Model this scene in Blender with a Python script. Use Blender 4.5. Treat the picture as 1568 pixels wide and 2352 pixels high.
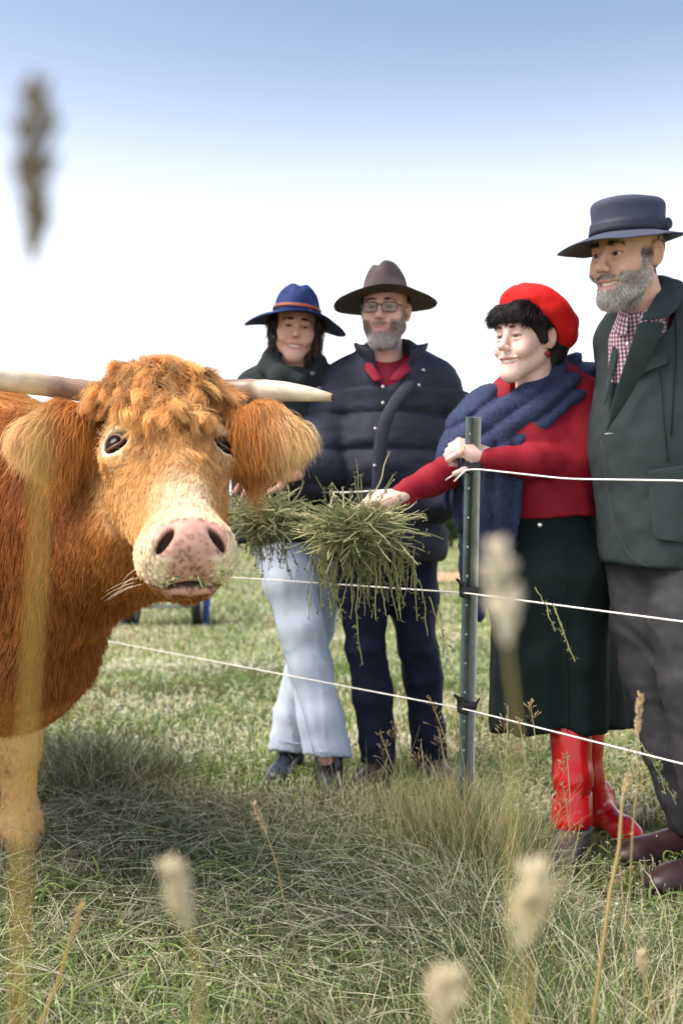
import bpy, math, random
import numpy as np
from mathutils import Vector, Matrix, kdtree

random.seed(7)
RNG = np.random.default_rng(7)
SC = bpy.context.scene
for _o in list(bpy.data.objects):
    bpy.data.objects.remove(_o)
COL = SC.collection

# ---------------------------------------------------------------- camera
CAM_H = 0.95
PITCH = math.radians(0.98)
cam_data = bpy.data.cameras.new('camera')
cam_data.sensor_fit = 'VERTICAL'
cam_data.sensor_height = 36.0
cam_data.lens = 35.0
cam_data.clip_start = 0.02
cam_data.clip_end = 4000
cam_data.dof.use_dof = True
cam_data.dof.focus_distance = 2.2
cam_data.dof.aperture_fstop = 3.2
cam = bpy.data.objects.new('camera', cam_data)
cam.location = (0, 0, CAM_H)
cam.rotation_euler = (math.pi / 2 + PITCH, 0, 0)
COL.objects.link(cam)
SC.camera = cam

# ---------------------------------------------------------------- light
SUN_EL, SUN_AZ = math.radians(58), math.radians(-105)   # azimuth from +Y towards +X
world = bpy.data.worlds.new('World')
SC.world = world
world.use_nodes = True
nt = world.node_tree
nt.nodes.clear()
sky = nt.nodes.new('ShaderNodeTexSky')
sky.sky_type = 'NISHITA'
sky.sun_disc = False
sky.sun_elevation = SUN_EL
sky.sun_rotation = SUN_AZ
sky.air_density = 1.0
sky.dust_density = 3.5
sky.ozone_density = 0.6
bg = nt.nodes.new('ShaderNodeBackground')
bg.inputs['Strength'].default_value = 0.13
wo = nt.nodes.new('ShaderNodeOutputWorld')
# thin white haze veil that thickens towards the horizon, the same all round
_tc = nt.nodes.new('ShaderNodeTexCoord')
_sx = nt.nodes.new('ShaderNodeSeparateXYZ')
nt.links.new(_tc.outputs['Generated'], _sx.inputs[0])
_mr = nt.nodes.new('ShaderNodeMapRange')
_mr.interpolation_type = 'SMOOTHERSTEP'
_mr.inputs['From Min'].default_value = 0.02
_mr.inputs['From Max'].default_value = 0.53
_mr.inputs['To Min'].default_value = 1.0
_mr.inputs['To Max'].default_value = 0.0
nt.links.new(_sx.outputs['Z'], _mr.inputs['Value'])
_mx = nt.nodes.new('ShaderNodeMix')
_mx.data_type = 'RGBA'
nt.links.new(_mr.outputs[0], _mx.inputs['Factor'])
nt.links.new(sky.outputs[0], _mx.inputs['A'])
_mx.inputs['B'].default_value = (8.6, 8.8, 9.2, 1)
nt.links.new(_mx.outputs['Result'], bg.inputs[0])
nt.links.new(bg.outputs[0], wo.inputs[0])
sun_d = bpy.data.lights.new('sun', 'SUN')
sun_d.energy = 2.9
sun_d.angle = math.radians(40)
sun_d.color = (1.0, 0.95, 0.87)
sun = bpy.data.objects.new('sun', sun_d)
_sd = Vector((math.sin(SUN_AZ) * math.cos(SUN_EL), math.cos(SUN_AZ) * math.cos(SUN_EL), math.sin(SUN_EL)))
sun.rotation_euler = _sd.to_track_quat('Z', 'Y').to_euler()
COL.objects.link(sun)
SC.view_settings.view_transform = 'Standard'
SC.view_settings.look = 'None'
SC.view_settings.gamma = 1.0
SC.view_settings.exposure = 0.85
SC.cycles.use_denoising = True
SC.cycles.max_bounces = 6
SC.cycles.diffuse_bounces = 3
SC.cycles.glossy_bounces = 3
SC.cycles.transparent_max_bounces = 8

# ---------------------------------------------------------------- helpers
FPX = 2352 * 35.0 / 36.0


def P(px, py, d):
    """pixel of the 1568x2352 view at world depth Y=d -> world point"""
    x = (px - 784) / FPX
    z = (1176 - py) / FPX
    wy = math.cos(PITCH) - z * math.sin(PITCH)
    wz = math.sin(PITCH) + z * math.cos(PITCH)
    s = d / wy
    return np.array([x * s, d, CAM_H + wz * s])


def V3(*a):
    return np.array(a, float)


def unit(v):
    v = np.asarray(v, float)
    return v / (np.linalg.norm(v, axis=-1, keepdims=True) + 1e-12)


def rotm(yaw=0, pitch=0, roll=0):
    """degrees; yaw about Z, pitch about X, roll about Y"""
    return np.array((Matrix.Rotation(math.radians(yaw), 3, 'Z') @ Matrix.Rotation(math.radians(pitch), 3, 'X')
                     @ Matrix.Rotation(math.radians(roll), 3, 'Y')))


def hash3(i, j, k, seed=0):
    n = (i.astype(np.int64) * 374761393 + j.astype(np.int64) * 668265263 + k.astype(np.int64) * 2147483647 + seed * 1274126177) & 0x7fffffff
    n = (n ^ (n >> 13)) * 1274126177 & 0x7fffffff
    n = (n ^ (n >> 16)) * 668265263 & 0x7fffffff
    return ((n ^ (n >> 15)) & 0xffff) / 65535.0


def vnoise(p, scale=1.0, seed=0):
    """value noise in [-1,1] on (...,3) points"""
    q = np.asarray(p, float) * scale
    i = np.floor(q).astype(np.int64)
    f = q - i
    f = f * f * (3 - 2 * f)
    r = 0
    for a in (0, 1):
        for b in (0, 1):
            for c in (0, 1):
                w = (f[..., 0] if a else 1 - f[..., 0]) * (f[..., 1] if b else 1 - f[..., 1]) * (f[..., 2] if c else 1 - f[..., 2])
                r = r + w * hash3(i[..., 0] + a, i[..., 1] + b, i[..., 2] + c, seed)
    return r * 2 - 1


def fbm(p, scale=1.0, seed=0, oct=3):
    r, a = 0, 1.0
    for o in range(oct):
        r = r + a * vnoise(p, scale * 2 ** o, seed + o)
        a *= .5
    return r


def sstep(a, b, x):
    t = np.clip((x - a) / (b - a), 0, 1)
    return t * t * (3 - 2 * t)


# ---------------------------------------------------------------- mesh builders
def np_mesh(name, V, faces, mat=None, parent=None, smooth=True, col=None):
    """faces: (n,4) or (n,3) array, or list of such arrays"""
    V = np.asarray(V, np.float32)
    if not isinstance(faces, list):
        faces = [faces]
    faces = [np.asarray(f, np.int32) for f in faces if len(f)]
    loops = np.concatenate([f.ravel() for f in faces])
    sizes = np.concatenate([np.full(len(f), f.shape[1], np.int32) for f in faces])
    starts = np.concatenate([[0], np.cumsum(sizes)[:-1]]).astype(np.int32)
    me = bpy.data.meshes.new(name)
    me.vertices.add(len(V))
    me.vertices.foreach_set('co', V.ravel())
    me.loops.add(len(loops))
    me.loops.foreach_set('vertex_index', loops)
    me.polygons.add(len(sizes))
    me.polygons.foreach_set('loop_start', starts)
    me.polygons.foreach_set('loop_total', sizes)
    me.update(calc_edges=True)
    me.validate()
    if smooth:
        me.polygons.foreach_set('use_smooth', np.ones(len(me.polygons), bool))
    if col is not None:
        c = np.ones((len(V), 4), np.float32)
        c[:, :3] = col
        at = me.attributes.new('col', 'FLOAT_COLOR', 'POINT')
        at.data.foreach_set('color', c.ravel())
    if mat:
        me.materials.append(mat)
    return link(name, me, parent)


def link(name, data, parent=None):
    o = bpy.data.objects.new(name, data)
    COL.objects.link(o)
    if parent is not None:
        o.parent = parent
        o.matrix_parent_inverse = parent.matrix_basis.inverted()
    return o


def empty(name, loc, label, cat, group=None):
    o = bpy.data.objects.new(name, None)
    o.location = loc
    o.empty_display_size = 0.1
    COL.objects.link(o)
    tag(o, label, cat, group)
    return o


def tag(o, label=None, cat=None, group=None, kind=None):
    if label:
        o['label'] = label
    if cat:
        o['category'] = cat
    if group:
        o['group'] = group
    if kind:
        o['kind'] = kind
    return o


class MB:
    """collects pieces into one mesh"""

    def __init__(self):
        self.V, self.F4, self.F3, self.C, self.n = [], [], [], [], 0

    def add(self, V, F, col=None):
        V = np.asarray(V, float)
        F = np.asarray(F, int)
        self.V.append(V)
        (self.F4 if F.shape[1] == 4 else self.F3).append(F + self.n)
        c = np.ones((len(V), 3)) if col is None else np.broadcast_to(np.asarray(col, float), (len(V), 3))
        self.C.append(c)
        self.n += len(V)
        return self

    def box(self, c, s, R=None, bev=0.0):
        c, s = np.asarray(c, float), np.asarray(s, float) / 2
        if bev <= 0:
            v = np.array([[x, y, z] for x in (-1, 1) for y in (-1, 1) for z in (-1, 1)], float) * s
            f = np.array([[0, 1, 3, 2], [4, 6, 7, 5], [0, 4, 5, 1], [2, 3, 7, 6], [0, 2, 6, 4], [1, 5, 7, 3]])
        else:
            b = min(bev, *(s * .9))
            v, f = [], []
            # chamfered box: 24 verts
            idx = {}
            for x in (-1, 1):
                for y in (-1, 1):
                    for z in (-1, 1):
                        for ax in range(3):
                            p = np.array([x, y, z]) * (s - b)
                            p[ax] = np.array([x, y, z])[ax] * s[ax]
                            idx[(x, y, z, ax)] = len(v)
                            v.append(p)
            f3 = []
            for ax in range(3):
                o = [a for a in range(3) if a != ax]
                for sg in (-1, 1):
                    q = []
                    for (m, n) in ((-1, -1), (1, -1), (1, 1), (-1, 1)):
                        k = [0, 0, 0]
                        k[ax], k[o[0]], k[o[1]] = sg, m, n
                        q.append(idx[(*k, ax)])
                    f.append(q)
            for ax in range(3):
                o = [a for a in range(3) if a != ax]
                for m in (-1, 1):
                    for n in (-1, 1):
                        k0, k1 = [0, 0, 0], [0, 0, 0]
                        k0[ax], k1[ax] = -1, 1
                        for k in (k0, k1):
                            k[o[0]], k[o[1]] = m, n
                        f.append([idx[(*k0, o[0])], idx[(*k1, o[0])], idx[(*k1, o[1])], idx[(*k0, o[1])]])
            v = np.array(v)
            f = np.array(f)
            for x in (-1, 1):
                for y in (-1, 1):
                    for z in (-1, 1):
                        f3.append([idx[(x, y, z, 0)], idx[(x, y, z, 1)], idx[(x, y, z, 2)]])
        if R is not None:
            v = v @ np.asarray(R).T
        self.add(v + c, f)
        if bev > 0:
            self.F3.append(np.array(f3) + self.n - len(v))
        return self

    def tube(self, pts, r, n=8, caps=True, col=None, flat=1.0, flatdir=None):
        pts = np.asarray(pts, float)
        r = np.broadcast_to(np.asarray(r, float), (len(pts),))
        T = unit(np.gradient(pts, axis=0))
        up = np.array([0, 0, 1.0]) if abs(T[0][2]) < .9 else np.array([1.0, 0, 0])
        if flatdir is not None:
            up = np.asarray(flatdir, float)
        A = unit(up - T * (T @ up)[:, None])
        B = np.cross(T, A)
        th = np.linspace(0, 2 * np.pi, n, endpoint=False)
        V = pts[:, None] + r[:, None, None] * (np.cos(th)[None, :, None] * A[:, None] * flat + np.sin(th)[None, :, None] * B[:, None])
        V = V.reshape(-1, 3)
        m = len(pts)
        i = np.arange(m - 1)[:, None] * n
        j = np.arange(n)[None]
        F = np.stack([i + j, i + (j + 1) % n, i + n + (j + 1) % n, i + n + j], -1).reshape(-1, 4)
        base = self.n
        if caps:
            V = np.concatenate([V, pts[:1], pts[-1:]])
        self.add(V, F, col)
        if caps:
            j = np.arange(n)
            self.F3.append(np.stack([np.full(n, base + m * n), base + (j + 1) % n, base + j], -1))
            self.F3.append(np.stack([np.full(n, base + m * n + 1), base + (m - 1) * n + j, base + (m - 1) * n + (j + 1) % n], -1))
        return self

    def grid(self, V, nu, nv, closed_u=False, col=None):
        """V (nv*nu,3) rows of nu"""
        i = np.arange(nv - 1)[:, None] * nu
        j = np.arange(nu if closed_u else nu - 1)[None]
        F = np.stack([i + j, i + (j + 1) % nu, i + nu + (j + 1) % nu, i + nu + j], -1).reshape(-1, 4)
        return self.add(np.asarray(V).reshape(-1, 3), F, col)

    def ball(self, c, r, nu=14, nv=9, R=None):
        th = np.linspace(0, 2 * np.pi, nu, endpoint=False)
        ph = np.linspace(.02, np.pi - .02, nv)
        V = np.stack([np.sin(ph)[:, None] * np.cos(th), np.sin(ph)[:, None] * np.sin(th), np.cos(ph)[:, None] * np.ones(nu)], -1).reshape(-1, 3)
        V = V * np.asarray(r, float)
        if R is not None:
            V = V @ np.asarray(R).T
        return self.grid(V[:, :] + np.asarray(c, float), nu, nv, True)

    def data(self):
        return np.concatenate(self.V), [np.concatenate(a) for a in (self.F4, self.F3) if a]

    def build(self, name, mat, parent=None, smooth=True, usecol=False):
        V, F = self.data()
        return np_mesh(name, V, F, mat, parent, smooth, np.concatenate(self.C) if usecol else None)


def solidify(o, t, offset=-1.0):
    m = o.modifiers.new('thick', 'SOLIDIFY')
    m.thickness = t
    m.offset = offset
    return o


def subsurf(o, n=1):
    m = o.modifiers.new('sub', 'SUBSURF')
    m.levels = n
    m.render_levels = n
    return o


# ---------------------------------------------------------------- distance-field sculpting
class SDF:
    """list of primitives blended into one continuous surface"""

    def __init__(self):
        self.ops = []
        self.R, self.T = np.eye(3), np.zeros(3)

    def frame(self, T=(0, 0, 0), R=None):
        self.T = np.asarray(T, float)
        self.R = np.eye(3) if R is None else np.asarray(R, float)
        return self

    def _w(self, p):
        return self.R @ np.asarray(p, float) + self.T

    def ell(self, c, r, R=None, k=.02, sub=False):
        r = np.broadcast_to(np.asarray(r, float), (3,))
        M = self.R @ (np.eye(3) if R is None else np.asarray(R, float))
        c = self._w(c)
        ext = np.abs(M) @ r

        def f(p):
            q = (p - c) @ M
            k0 = np.linalg.norm(q / r, axis=-1)
            k1 = np.linalg.norm(q / (r * r), axis=-1) + 1e-9
            return k0 * (k0 - 1) / k1
        self.ops.append((f, c - ext, c + ext, k, sub))
        return self

    def cone(self, a, b, ra, rb, k=.02, sub=False, squash=None):
        """tapered capsule; squash=(axis, factor): thinner along axis by factor"""
        a, b = self._w(a), self._w(b)
        ab = b - a
        L2 = ab @ ab + 1e-12
        n = None
        if squash:
            n = unit(self.R @ np.asarray(squash[0], float))
            fac = squash[1]
        rm = max(ra, rb) * (1.0 if not squash else max(1, fac))

        def f(p):
            q = p - a
            t = np.clip((q @ ab) / L2, 0, 1)
            d = q - t[..., None] * ab
            if n is not None:
                d = d + ((1 / fac - 1) * (d @ n))[..., None] * n
            return (np.linalg.norm(d, axis=-1) - (ra + (rb - ra) * t)) * (min(1, fac) if n is not None else 1)
        self.ops.append((f, np.minimum(a, b) - rm, np.maximum(a, b) + rm, k, sub))
        return self

    def chain(self, pts, rs, k=.02, squash=None):
        for i in range(len(pts) - 1):
            self.cone(pts[i], pts[i + 1], rs[i], rs[i + 1], k, False, squash)
        return self

    def box(self, c, s, R=None, rad=.01, k=.02, sub=False):
        s = np.asarray(s, float)
        M = self.R @ (np.eye(3) if R is None else np.asarray(R, float))
        c = self._w(c)
        ext = np.abs(M) @ s

        def f(p):
            q = np.abs((p - c) @ M) - (s - rad)
            return np.linalg.norm(np.maximum(q, 0), axis=-1) + np.minimum(q.max(-1), 0) - rad
        self.ops.append((f, c - ext, c + ext, k, sub))
        return self

    def half(self, p0, n, k=.004):
        """cut away everything on the +n side"""
        p0, n = self._w(p0), unit(self.R @ np.asarray(n, float))
        self.ops.append((lambda p: -((p - p0) @ n), np.full(3, -1e9), np.full(3, 1e9), k, True))
        return self

    def mesh(self, h, disp=None, lo=None, hi=None, zstep=None):
        adds = [o for o in self.ops if not o[4]]
        lo = np.min([o[1] for o in adds], 0) - 3 * h if lo is None else np.asarray(lo, float)
        hi = np.max([o[2] for o in adds], 0) + 3 * h if hi is None else np.asarray(hi, float)
        ax = [np.arange(lo[i], hi[i] + h, h) for i in range(3)]
        shp = tuple(len(a) for a in ax)
        D = np.full(shp, 1.0, np.float32)
        for f, a, b, k, sub in self.ops:
            m = k + 2.5 * h
            sl = []
            for i in range(3):
                s0 = int(np.searchsorted(ax[i], a[i] - m))
                s1 = int(np.searchsorted(ax[i], b[i] + m))
                sl.append(slice(max(0, s0), min(shp[i], s1)))
            if any(s.stop <= s.start for s in sl):
                continue
            sl = tuple(sl)
            X = np.stack(np.meshgrid(ax[0][sl[0]], ax[1][sl[1]], ax[2][sl[2]], indexing='ij'), -1)
            d = f(X).astype(np.float32)
            A = D[sl]
            k = max(k, 1e-5)
            if sub:
                d = -d
                hh = np.maximum(k - np.abs(A - d), 0) / k
                D[sl] = np.maximum(A, d) + hh * hh * k * .25
            else:
                hh = np.maximum(k - np.abs(A - d), 0) / k
                D[sl] = np.minimum(A, d) - hh * hh * k * .25
        if disp is not None:
            idx = np.argwhere(np.abs(D) < 4 * h + .03)
            pts = np.stack([ax[i][idx[:, i]] for i in range(3)], -1)
            D[tuple(idx.T)] += disp(pts).astype(np.float32)
        return surfnet(D, ax)


def surfnet(D, ax):
    ins = D < 0
    c = ins.astype(np.int8)
    s = (c[:-1, :-1, :-1] + c[1:, :-1, :-1] + c[:-1, 1:, :-1] + c[:-1, :-1, 1:] + c[1:, 1:, :-1] + c[1:, :-1, 1:] + c[:-1, 1:, 1:] + c[1:, 1:, 1:])
    act = (s > 0) & (s < 8)
    idx = np.argwhere(act)
    vid = np.full(act.shape, -1, np.int32)
    vid[act] = np.arange(len(idx))
    acc = np.zeros((len(idx), 3))
    cnt = np.zeros(len(idx))
    corners = [(0, 0, 0), (1, 0, 0), (0, 1, 0), (0, 0, 1), (1, 1, 0), (1, 0, 1), (0, 1, 1), (1, 1, 1)]
    val = {o: D[idx[:, 0] + o[0], idx[:, 1] + o[1], idx[:, 2] + o[2]].astype(float) for o in corners}
    for o in corners:
        for a in range(3):
            if o[a] == 0:
                e = list(o)
                e[a] = 1
                d0, d1 = val[o], val[tuple(e)]
                m = (d0 < 0) != (d1 < 0)
                t = np.where(m, d0 / (d0 - d1 + 1e-20), 0)
                p = np.array(o, float)[None] + np.zeros((len(idx), 3))
                p[:, a] += t
                acc[m] += p[m]
                cnt += m
    q = acc / cnt[:, None]
    V = np.stack([ax[i][idx[:, i]] + q[:, i] * (ax[i][1] - ax[i][0]) for i in range(3)], -1)
    F = []
    for a in range(3):
        b, c2 = (a + 1) % 3, (a + 2) % 3
        sl0 = [slice(1, -1)] * 3
        sl0[a] = slice(0, -1)
        sl1 = list(sl0)
        sl1[a] = slice(1, None)
        A, B = ins[tuple(sl0)], ins[tuple(sl1)]
        for flip in (0, 1):
            m = (A & ~B) if not flip else (~A & B)
            e = np.argwhere(m)
            off = np.ones(3, int)
            off[a] = 0
            e = e + off
            quad = []
            for (u, w) in ((-1, -1), (0, -1), (0, 0), (-1, 0)):
                g = e.copy()
                g[:, b] += u
                g[:, c2] += w
                quad.append(vid[g[:, 0], g[:, 1], g[:, 2]])
            q4 = np.stack(quad, -1)
            if flip:
                q4 = q4[:, ::-1]
            F.append(q4[(q4 >= 0).all(1)])
    return V, np.concatenate(F)


def vnormals(V, F):
    F = np.asarray(F)
    n = np.cross(V[F[:, 2]] - V[F[:, 0]], V[F[:, -1]] - V[F[:, 1]])
    N = np.zeros_like(V)
    for i in range(F.shape[1]):
        np.add.at(N, F[:, i], n)
    return unit(N)


def relax(V, F, it=2, f=.5):
    for _ in range(it):
        S, c = np.zeros_like(V), np.zeros(len(V))
        k = F.shape[1]
        for i in range(k):
            for j in ((i + 1) % k, (i - 1) % k):
                np.add.at(S, F[:, i], V[F[:, j]])
                np.add.at(c, F[:, i], 1)
        V = V + f * (S / np.maximum(c, 1)[:, None] - V)
    return V


def scatter(V, F, n, w=None, rng=RNG):
    """random points on quads/tris: positions, face ids, normals; w = per-vertex density"""
    F = np.asarray(F)
    T = F if F.shape[1] == 3 else np.concatenate([F[:, [0, 1, 2]], F[:, [0, 2, 3]]])
    cr = np.cross(V[T[:, 1]] - V[T[:, 0]], V[T[:, 2]] - V[T[:, 0]])
    ar = np.linalg.norm(cr, axis=1)
    if w is not None:
        ar = ar * w[T].mean(1)
    f = rng.choice(len(T), n, p=ar / ar.sum())
    u, v = rng.random(n), rng.random(n)
    m = u + v > 1
    u[m], v[m] = 1 - u[m], 1 - v[m]
    p = V[T[f, 0]] * (1 - u - v)[:, None] + V[T[f, 1]] * u[:, None] + V[T[f, 2]] * v[:, None]
    N = vnormals(V, F)
    nn = unit(N[T[f, 0]] * (1 - u - v)[:, None] + N[T[f, 1]] * u[:, None] + N[T[f, 2]] * v[:, None])
    return p, nn


def strands(name, pts, rad, mat, parent=None, col=None):
    """pts (n,k,3) -> hair curves object; rad (n,k) or scalar taper; col (n,3)"""
    n, k = pts.shape[:2]
    hc = bpy.data.hair_curves.new(name)
    hc.add_curves([k] * n)
    hc.attributes['position'].data.foreach_set('vector', np.ascontiguousarray(pts, np.float32).ravel())
    rad = np.broadcast_to(np.asarray(rad, np.float32), (n, k))
    ra = hc.attributes.get('radius') or hc.attributes.new('radius', 'FLOAT', 'POINT')
    ra.data.foreach_set('value', np.ascontiguousarray(rad).ravel())
    if col is not None:
        c = np.ones((n, 4), np.float32)
        c[:, :3] = col
        at = hc.attributes.new('col', 'FLOAT_COLOR', 'CURVE')
        at.data.foreach_set('color', c.ravel())
    hc.materials.append(mat)
    return link(name, hc, parent)


def clump(pts, nclump, amt=.7, power=1.3, rng=RNG, fly=0.0):
    """pull strands towards guide strands towards the tips"""
    n, k = pts.shape[:2]
    g = rng.choice(n, min(nclump, n), replace=False)
    kd = kdtree.KDTree(len(g))
    for i, a in enumerate(g):
        kd.insert(pts[a, 0], i)
    kd.balance()
    near = np.array([kd.find(p)[1] for p in pts[:, 0]])
    G = pts[g[near]]
    t = (np.linspace(0, 1, k) ** power)[None, :, None] * amt
    out = pts * (1 - t) + (G + (pts[:, :1] - G[:, :1]) * .25) * t
    if fly:
        out = out + rng.normal(0, fly, (n, 1, 3)) * np.linspace(0, 1, k)[None, :, None]
        wild = rng.random(n) < .08
        out[wild] += rng.normal(0, fly * 3, (wild.sum(), 1, 3)) * np.linspace(0, 1, k)[None, :, None]
    return out, near


def grow(p, n, d0, L, k, bend=None, bamt=0.0, wave=0.0, wfreq=2.0, rng=RNG, jit=.15, lift=.0):
    """p,n,d0 (m,3); L (m,) -> (m,k,3) strands that leave along d0 and bend towards `bend`"""
    m = len(p)
    d = unit(d0 + rng.normal(0, jit, (m, 3)))
    pts = np.zeros((m, k, 3))
    q = p.copy()
    pts[:, 0] = q
    ph, ph2 = rng.random(m) * 6.28, rng.random(m) * 6.28
    step = L / (k - 1)
    a = unit(np.cross(d, n) + 1e-4)
    for i in range(1, k):
        t = i / (k - 1)
        dd = d
        if bend is not None:
            dd = unit(d * (1 - bamt * t) + bend * bamt * t)
        if wave:
            w = wave * np.sin(t * wfreq * 6.28 + ph) * min(1, t * 2.5)
            w2 = wave * .7 * np.cos(t * wfreq * 6.28 + ph2) * min(1, t * 2.5)
            dd = unit(dd + a * w[:, None] + n * w2[:, None] * .8)
        q = q + dd * step[:, None]
        pts[:, i] = q
    return pts


# ---------------------------------------------------------------- materials
def mat(name, col=(.5, .5, .5), rough=.7, attr=False, var=.0, vscale=20, bump=0.0, bscale=200, spec=.3, sheen=0, metal=0,
        col2=None, coat=0, sss=0, trans=0, weave=0, tip=None, detail=4):
    m = bpy.data.materials.new(name)
    m.use_nodes = True
    t = m.node_tree
    t.nodes.clear()
    out = t.nodes.new('ShaderNodeOutputMaterial')
    b = t.nodes.new('ShaderNodeBsdfPrincipled')
    b.inputs['Roughness'].default_value = rough
    b.inputs['Specular IOR Level'].default_value = spec
    b.inputs['Metallic'].default_value = metal
    b.inputs['Sheen Weight'].default_value = sheen
    b.inputs['Coat Weight'].default_value = coat
    if sss:
        b.inputs['Subsurface Weight'].default_value = sss
        b.inputs['Subsurface Radius'].default_value = (.012, .004, .002)
        b.inputs['Subsurface Scale'].default_value = 1.0
    tc = t.nodes.new('ShaderNodeTexCoord')
    if attr:
        a = t.nodes.new('ShaderNodeAttribute')
        a.attribute_name = 'col'
        c = a.outputs['Color']
    else:
        a = t.nodes.new('ShaderNodeRGB')
        a.outputs[0].default_value = (*col, 1)
        c = a.outputs[0]
    if var or col2:
        n = t.nodes.new('ShaderNodeTexNoise')
        n.inputs['Scale'].default_value = vscale
        n.inputs['Detail'].default_value = detail
        t.links.new(tc.outputs['Object'], n.inputs['Vector'])
        if col2:
            rmp = t.nodes.new('ShaderNodeMapRange')
            rmp.inputs['From Min'].default_value = .35
            rmp.inputs['From Max'].default_value = .65
            t.links.new(n.outputs['Fac'], rmp.inputs['Value'])
            mx = t.nodes.new('ShaderNodeMix')
            mx.data_type = 'RGBA'
            t.links.new(rmp.outputs[0], mx.inputs['Factor'])
            t.links.new(c, mx.inputs['A'])
            mx.inputs['B'].default_value = (*col2, 1)
            c = mx.outputs['Result']
        if var:
            mr = t.nodes.new('ShaderNodeMapRange')
            mr.inputs['From Min'].default_value = .25
            mr.inputs['From Max'].default_value = .75
            mr.inputs['To Min'].default_value = 1 - var
            mr.inputs['To Max'].default_value = 1 + var
            t.links.new(n.outputs['Fac'], mr.inputs['Value'])
            vm = t.nodes.new('ShaderNodeVectorMath')
            vm.operation = 'SCALE'
            t.links.new(c, vm.inputs[0])
            t.links.new(mr.outputs[0], vm.inputs['Scale'])
            c = vm.outputs[0]
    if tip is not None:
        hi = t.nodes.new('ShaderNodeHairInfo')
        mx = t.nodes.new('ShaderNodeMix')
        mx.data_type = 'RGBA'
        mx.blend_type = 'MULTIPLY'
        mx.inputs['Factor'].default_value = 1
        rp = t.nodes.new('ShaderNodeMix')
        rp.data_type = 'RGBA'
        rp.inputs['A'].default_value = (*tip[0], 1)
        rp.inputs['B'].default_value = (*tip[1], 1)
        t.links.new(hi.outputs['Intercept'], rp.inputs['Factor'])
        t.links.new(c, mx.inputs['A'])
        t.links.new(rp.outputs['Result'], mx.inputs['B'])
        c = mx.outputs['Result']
    t.links.new(c, b.inputs['Base Color'])
    if sheen:
        t.links.new(c, b.inputs['Sheen Tint'])
    if bump:
        n2 = t.nodes.new('ShaderNodeTexNoise')
        n2.inputs['Scale'].default_value = bscale
        n2.inputs['Detail'].default_value = 3
        t.links.new(tc.outputs['Object'], n2.inputs['Vector'])
        bp = t.nodes.new('ShaderNodeBump')
        bp.inputs['Strength'].default_value = bump
        bp.inputs['Distance'].default_value = .004
        t.links.new(n2.outputs['Fac'], bp.inputs['Height'])
        t.links.new(bp.outputs[0], b.inputs['Normal'])
    sh = b.outputs[0]
    if trans:
        tr = t.nodes.new('ShaderNodeBsdfTranslucent')
        t.links.new(c, tr.inputs['Color'])
        mxs = t.nodes.new('ShaderNodeMixShader')
        mxs.inputs[0].default_value = trans
        t.links.new(sh, mxs.inputs[1])
        t.links.new(tr.outputs[0], mxs.inputs[2])
        sh = mxs.outputs[0]
    t.links.new(sh, out.inputs['Surface'])
    return m
# ================================================================= ground
def ground_material():
    m = bpy.data.materials.new('pasture')
    m.use_nodes = True
    t = m.node_tree
    b = t.nodes['Principled BSDF']
    b.inputs['Roughness'].default_value = .95
    b.inputs['Specular IOR Level'].default_value = .1
    tc = t.nodes.new('ShaderNodeTexCoord')

    def noise(sc, det=6):
        n = t.nodes.new('ShaderNodeTexNoise')
        n.inputs['Scale'].default_value = sc
        n.inputs['Detail'].default_value = det
        n.inputs['Roughness'].default_value = .65
        t.links.new(tc.outputs['Object'], n.inputs['Vector'])
        return n.outputs['Fac']

    def ramp(f, stops):
        r = t.nodes.new('ShaderNodeValToRGB')
        e = r.color_ramp.elements
        while len(e) < len(stops):
            e.new(.5)
        for el, (p_, c) in zip(e, stops):
            el.position = p_
            el.color = (*c, 1)
        t.links.new(f, r.inputs[0])
        return r.outputs[0]
    a = ramp(noise(.9), [(.30, (.125, .150, .050)), (.5, (.20, .215, .085)), (.68, (.29, .26, .135))])
    c = ramp(noise(28, 3), [(.3, (.55, .55, .5)), (.7, (1.3, 1.3, 1.25))])
    mx = t.nodes.new('ShaderNodeMix')
    mx.data_type = 'RGBA'
    mx.blend_type = 'MULTIPLY'
    mx.inputs['Factor'].default_value = 1
    t.links.new(a, mx.inputs['A'])
    t.links.new(c, mx.inputs['B'])
    t.links.new(mx.outputs['Result'], b.inputs['Base Color'])
    bp = t.nodes.new('ShaderNodeBump')
    bp.inputs['Strength'].default_value = .7
    bp.inputs['Distance'].default_value = .03
    t.links.new(noise(45, 4), bp.inputs['Height'])
    t.links.new(bp.outputs[0], b.inputs['Normal'])
    return m


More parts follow.
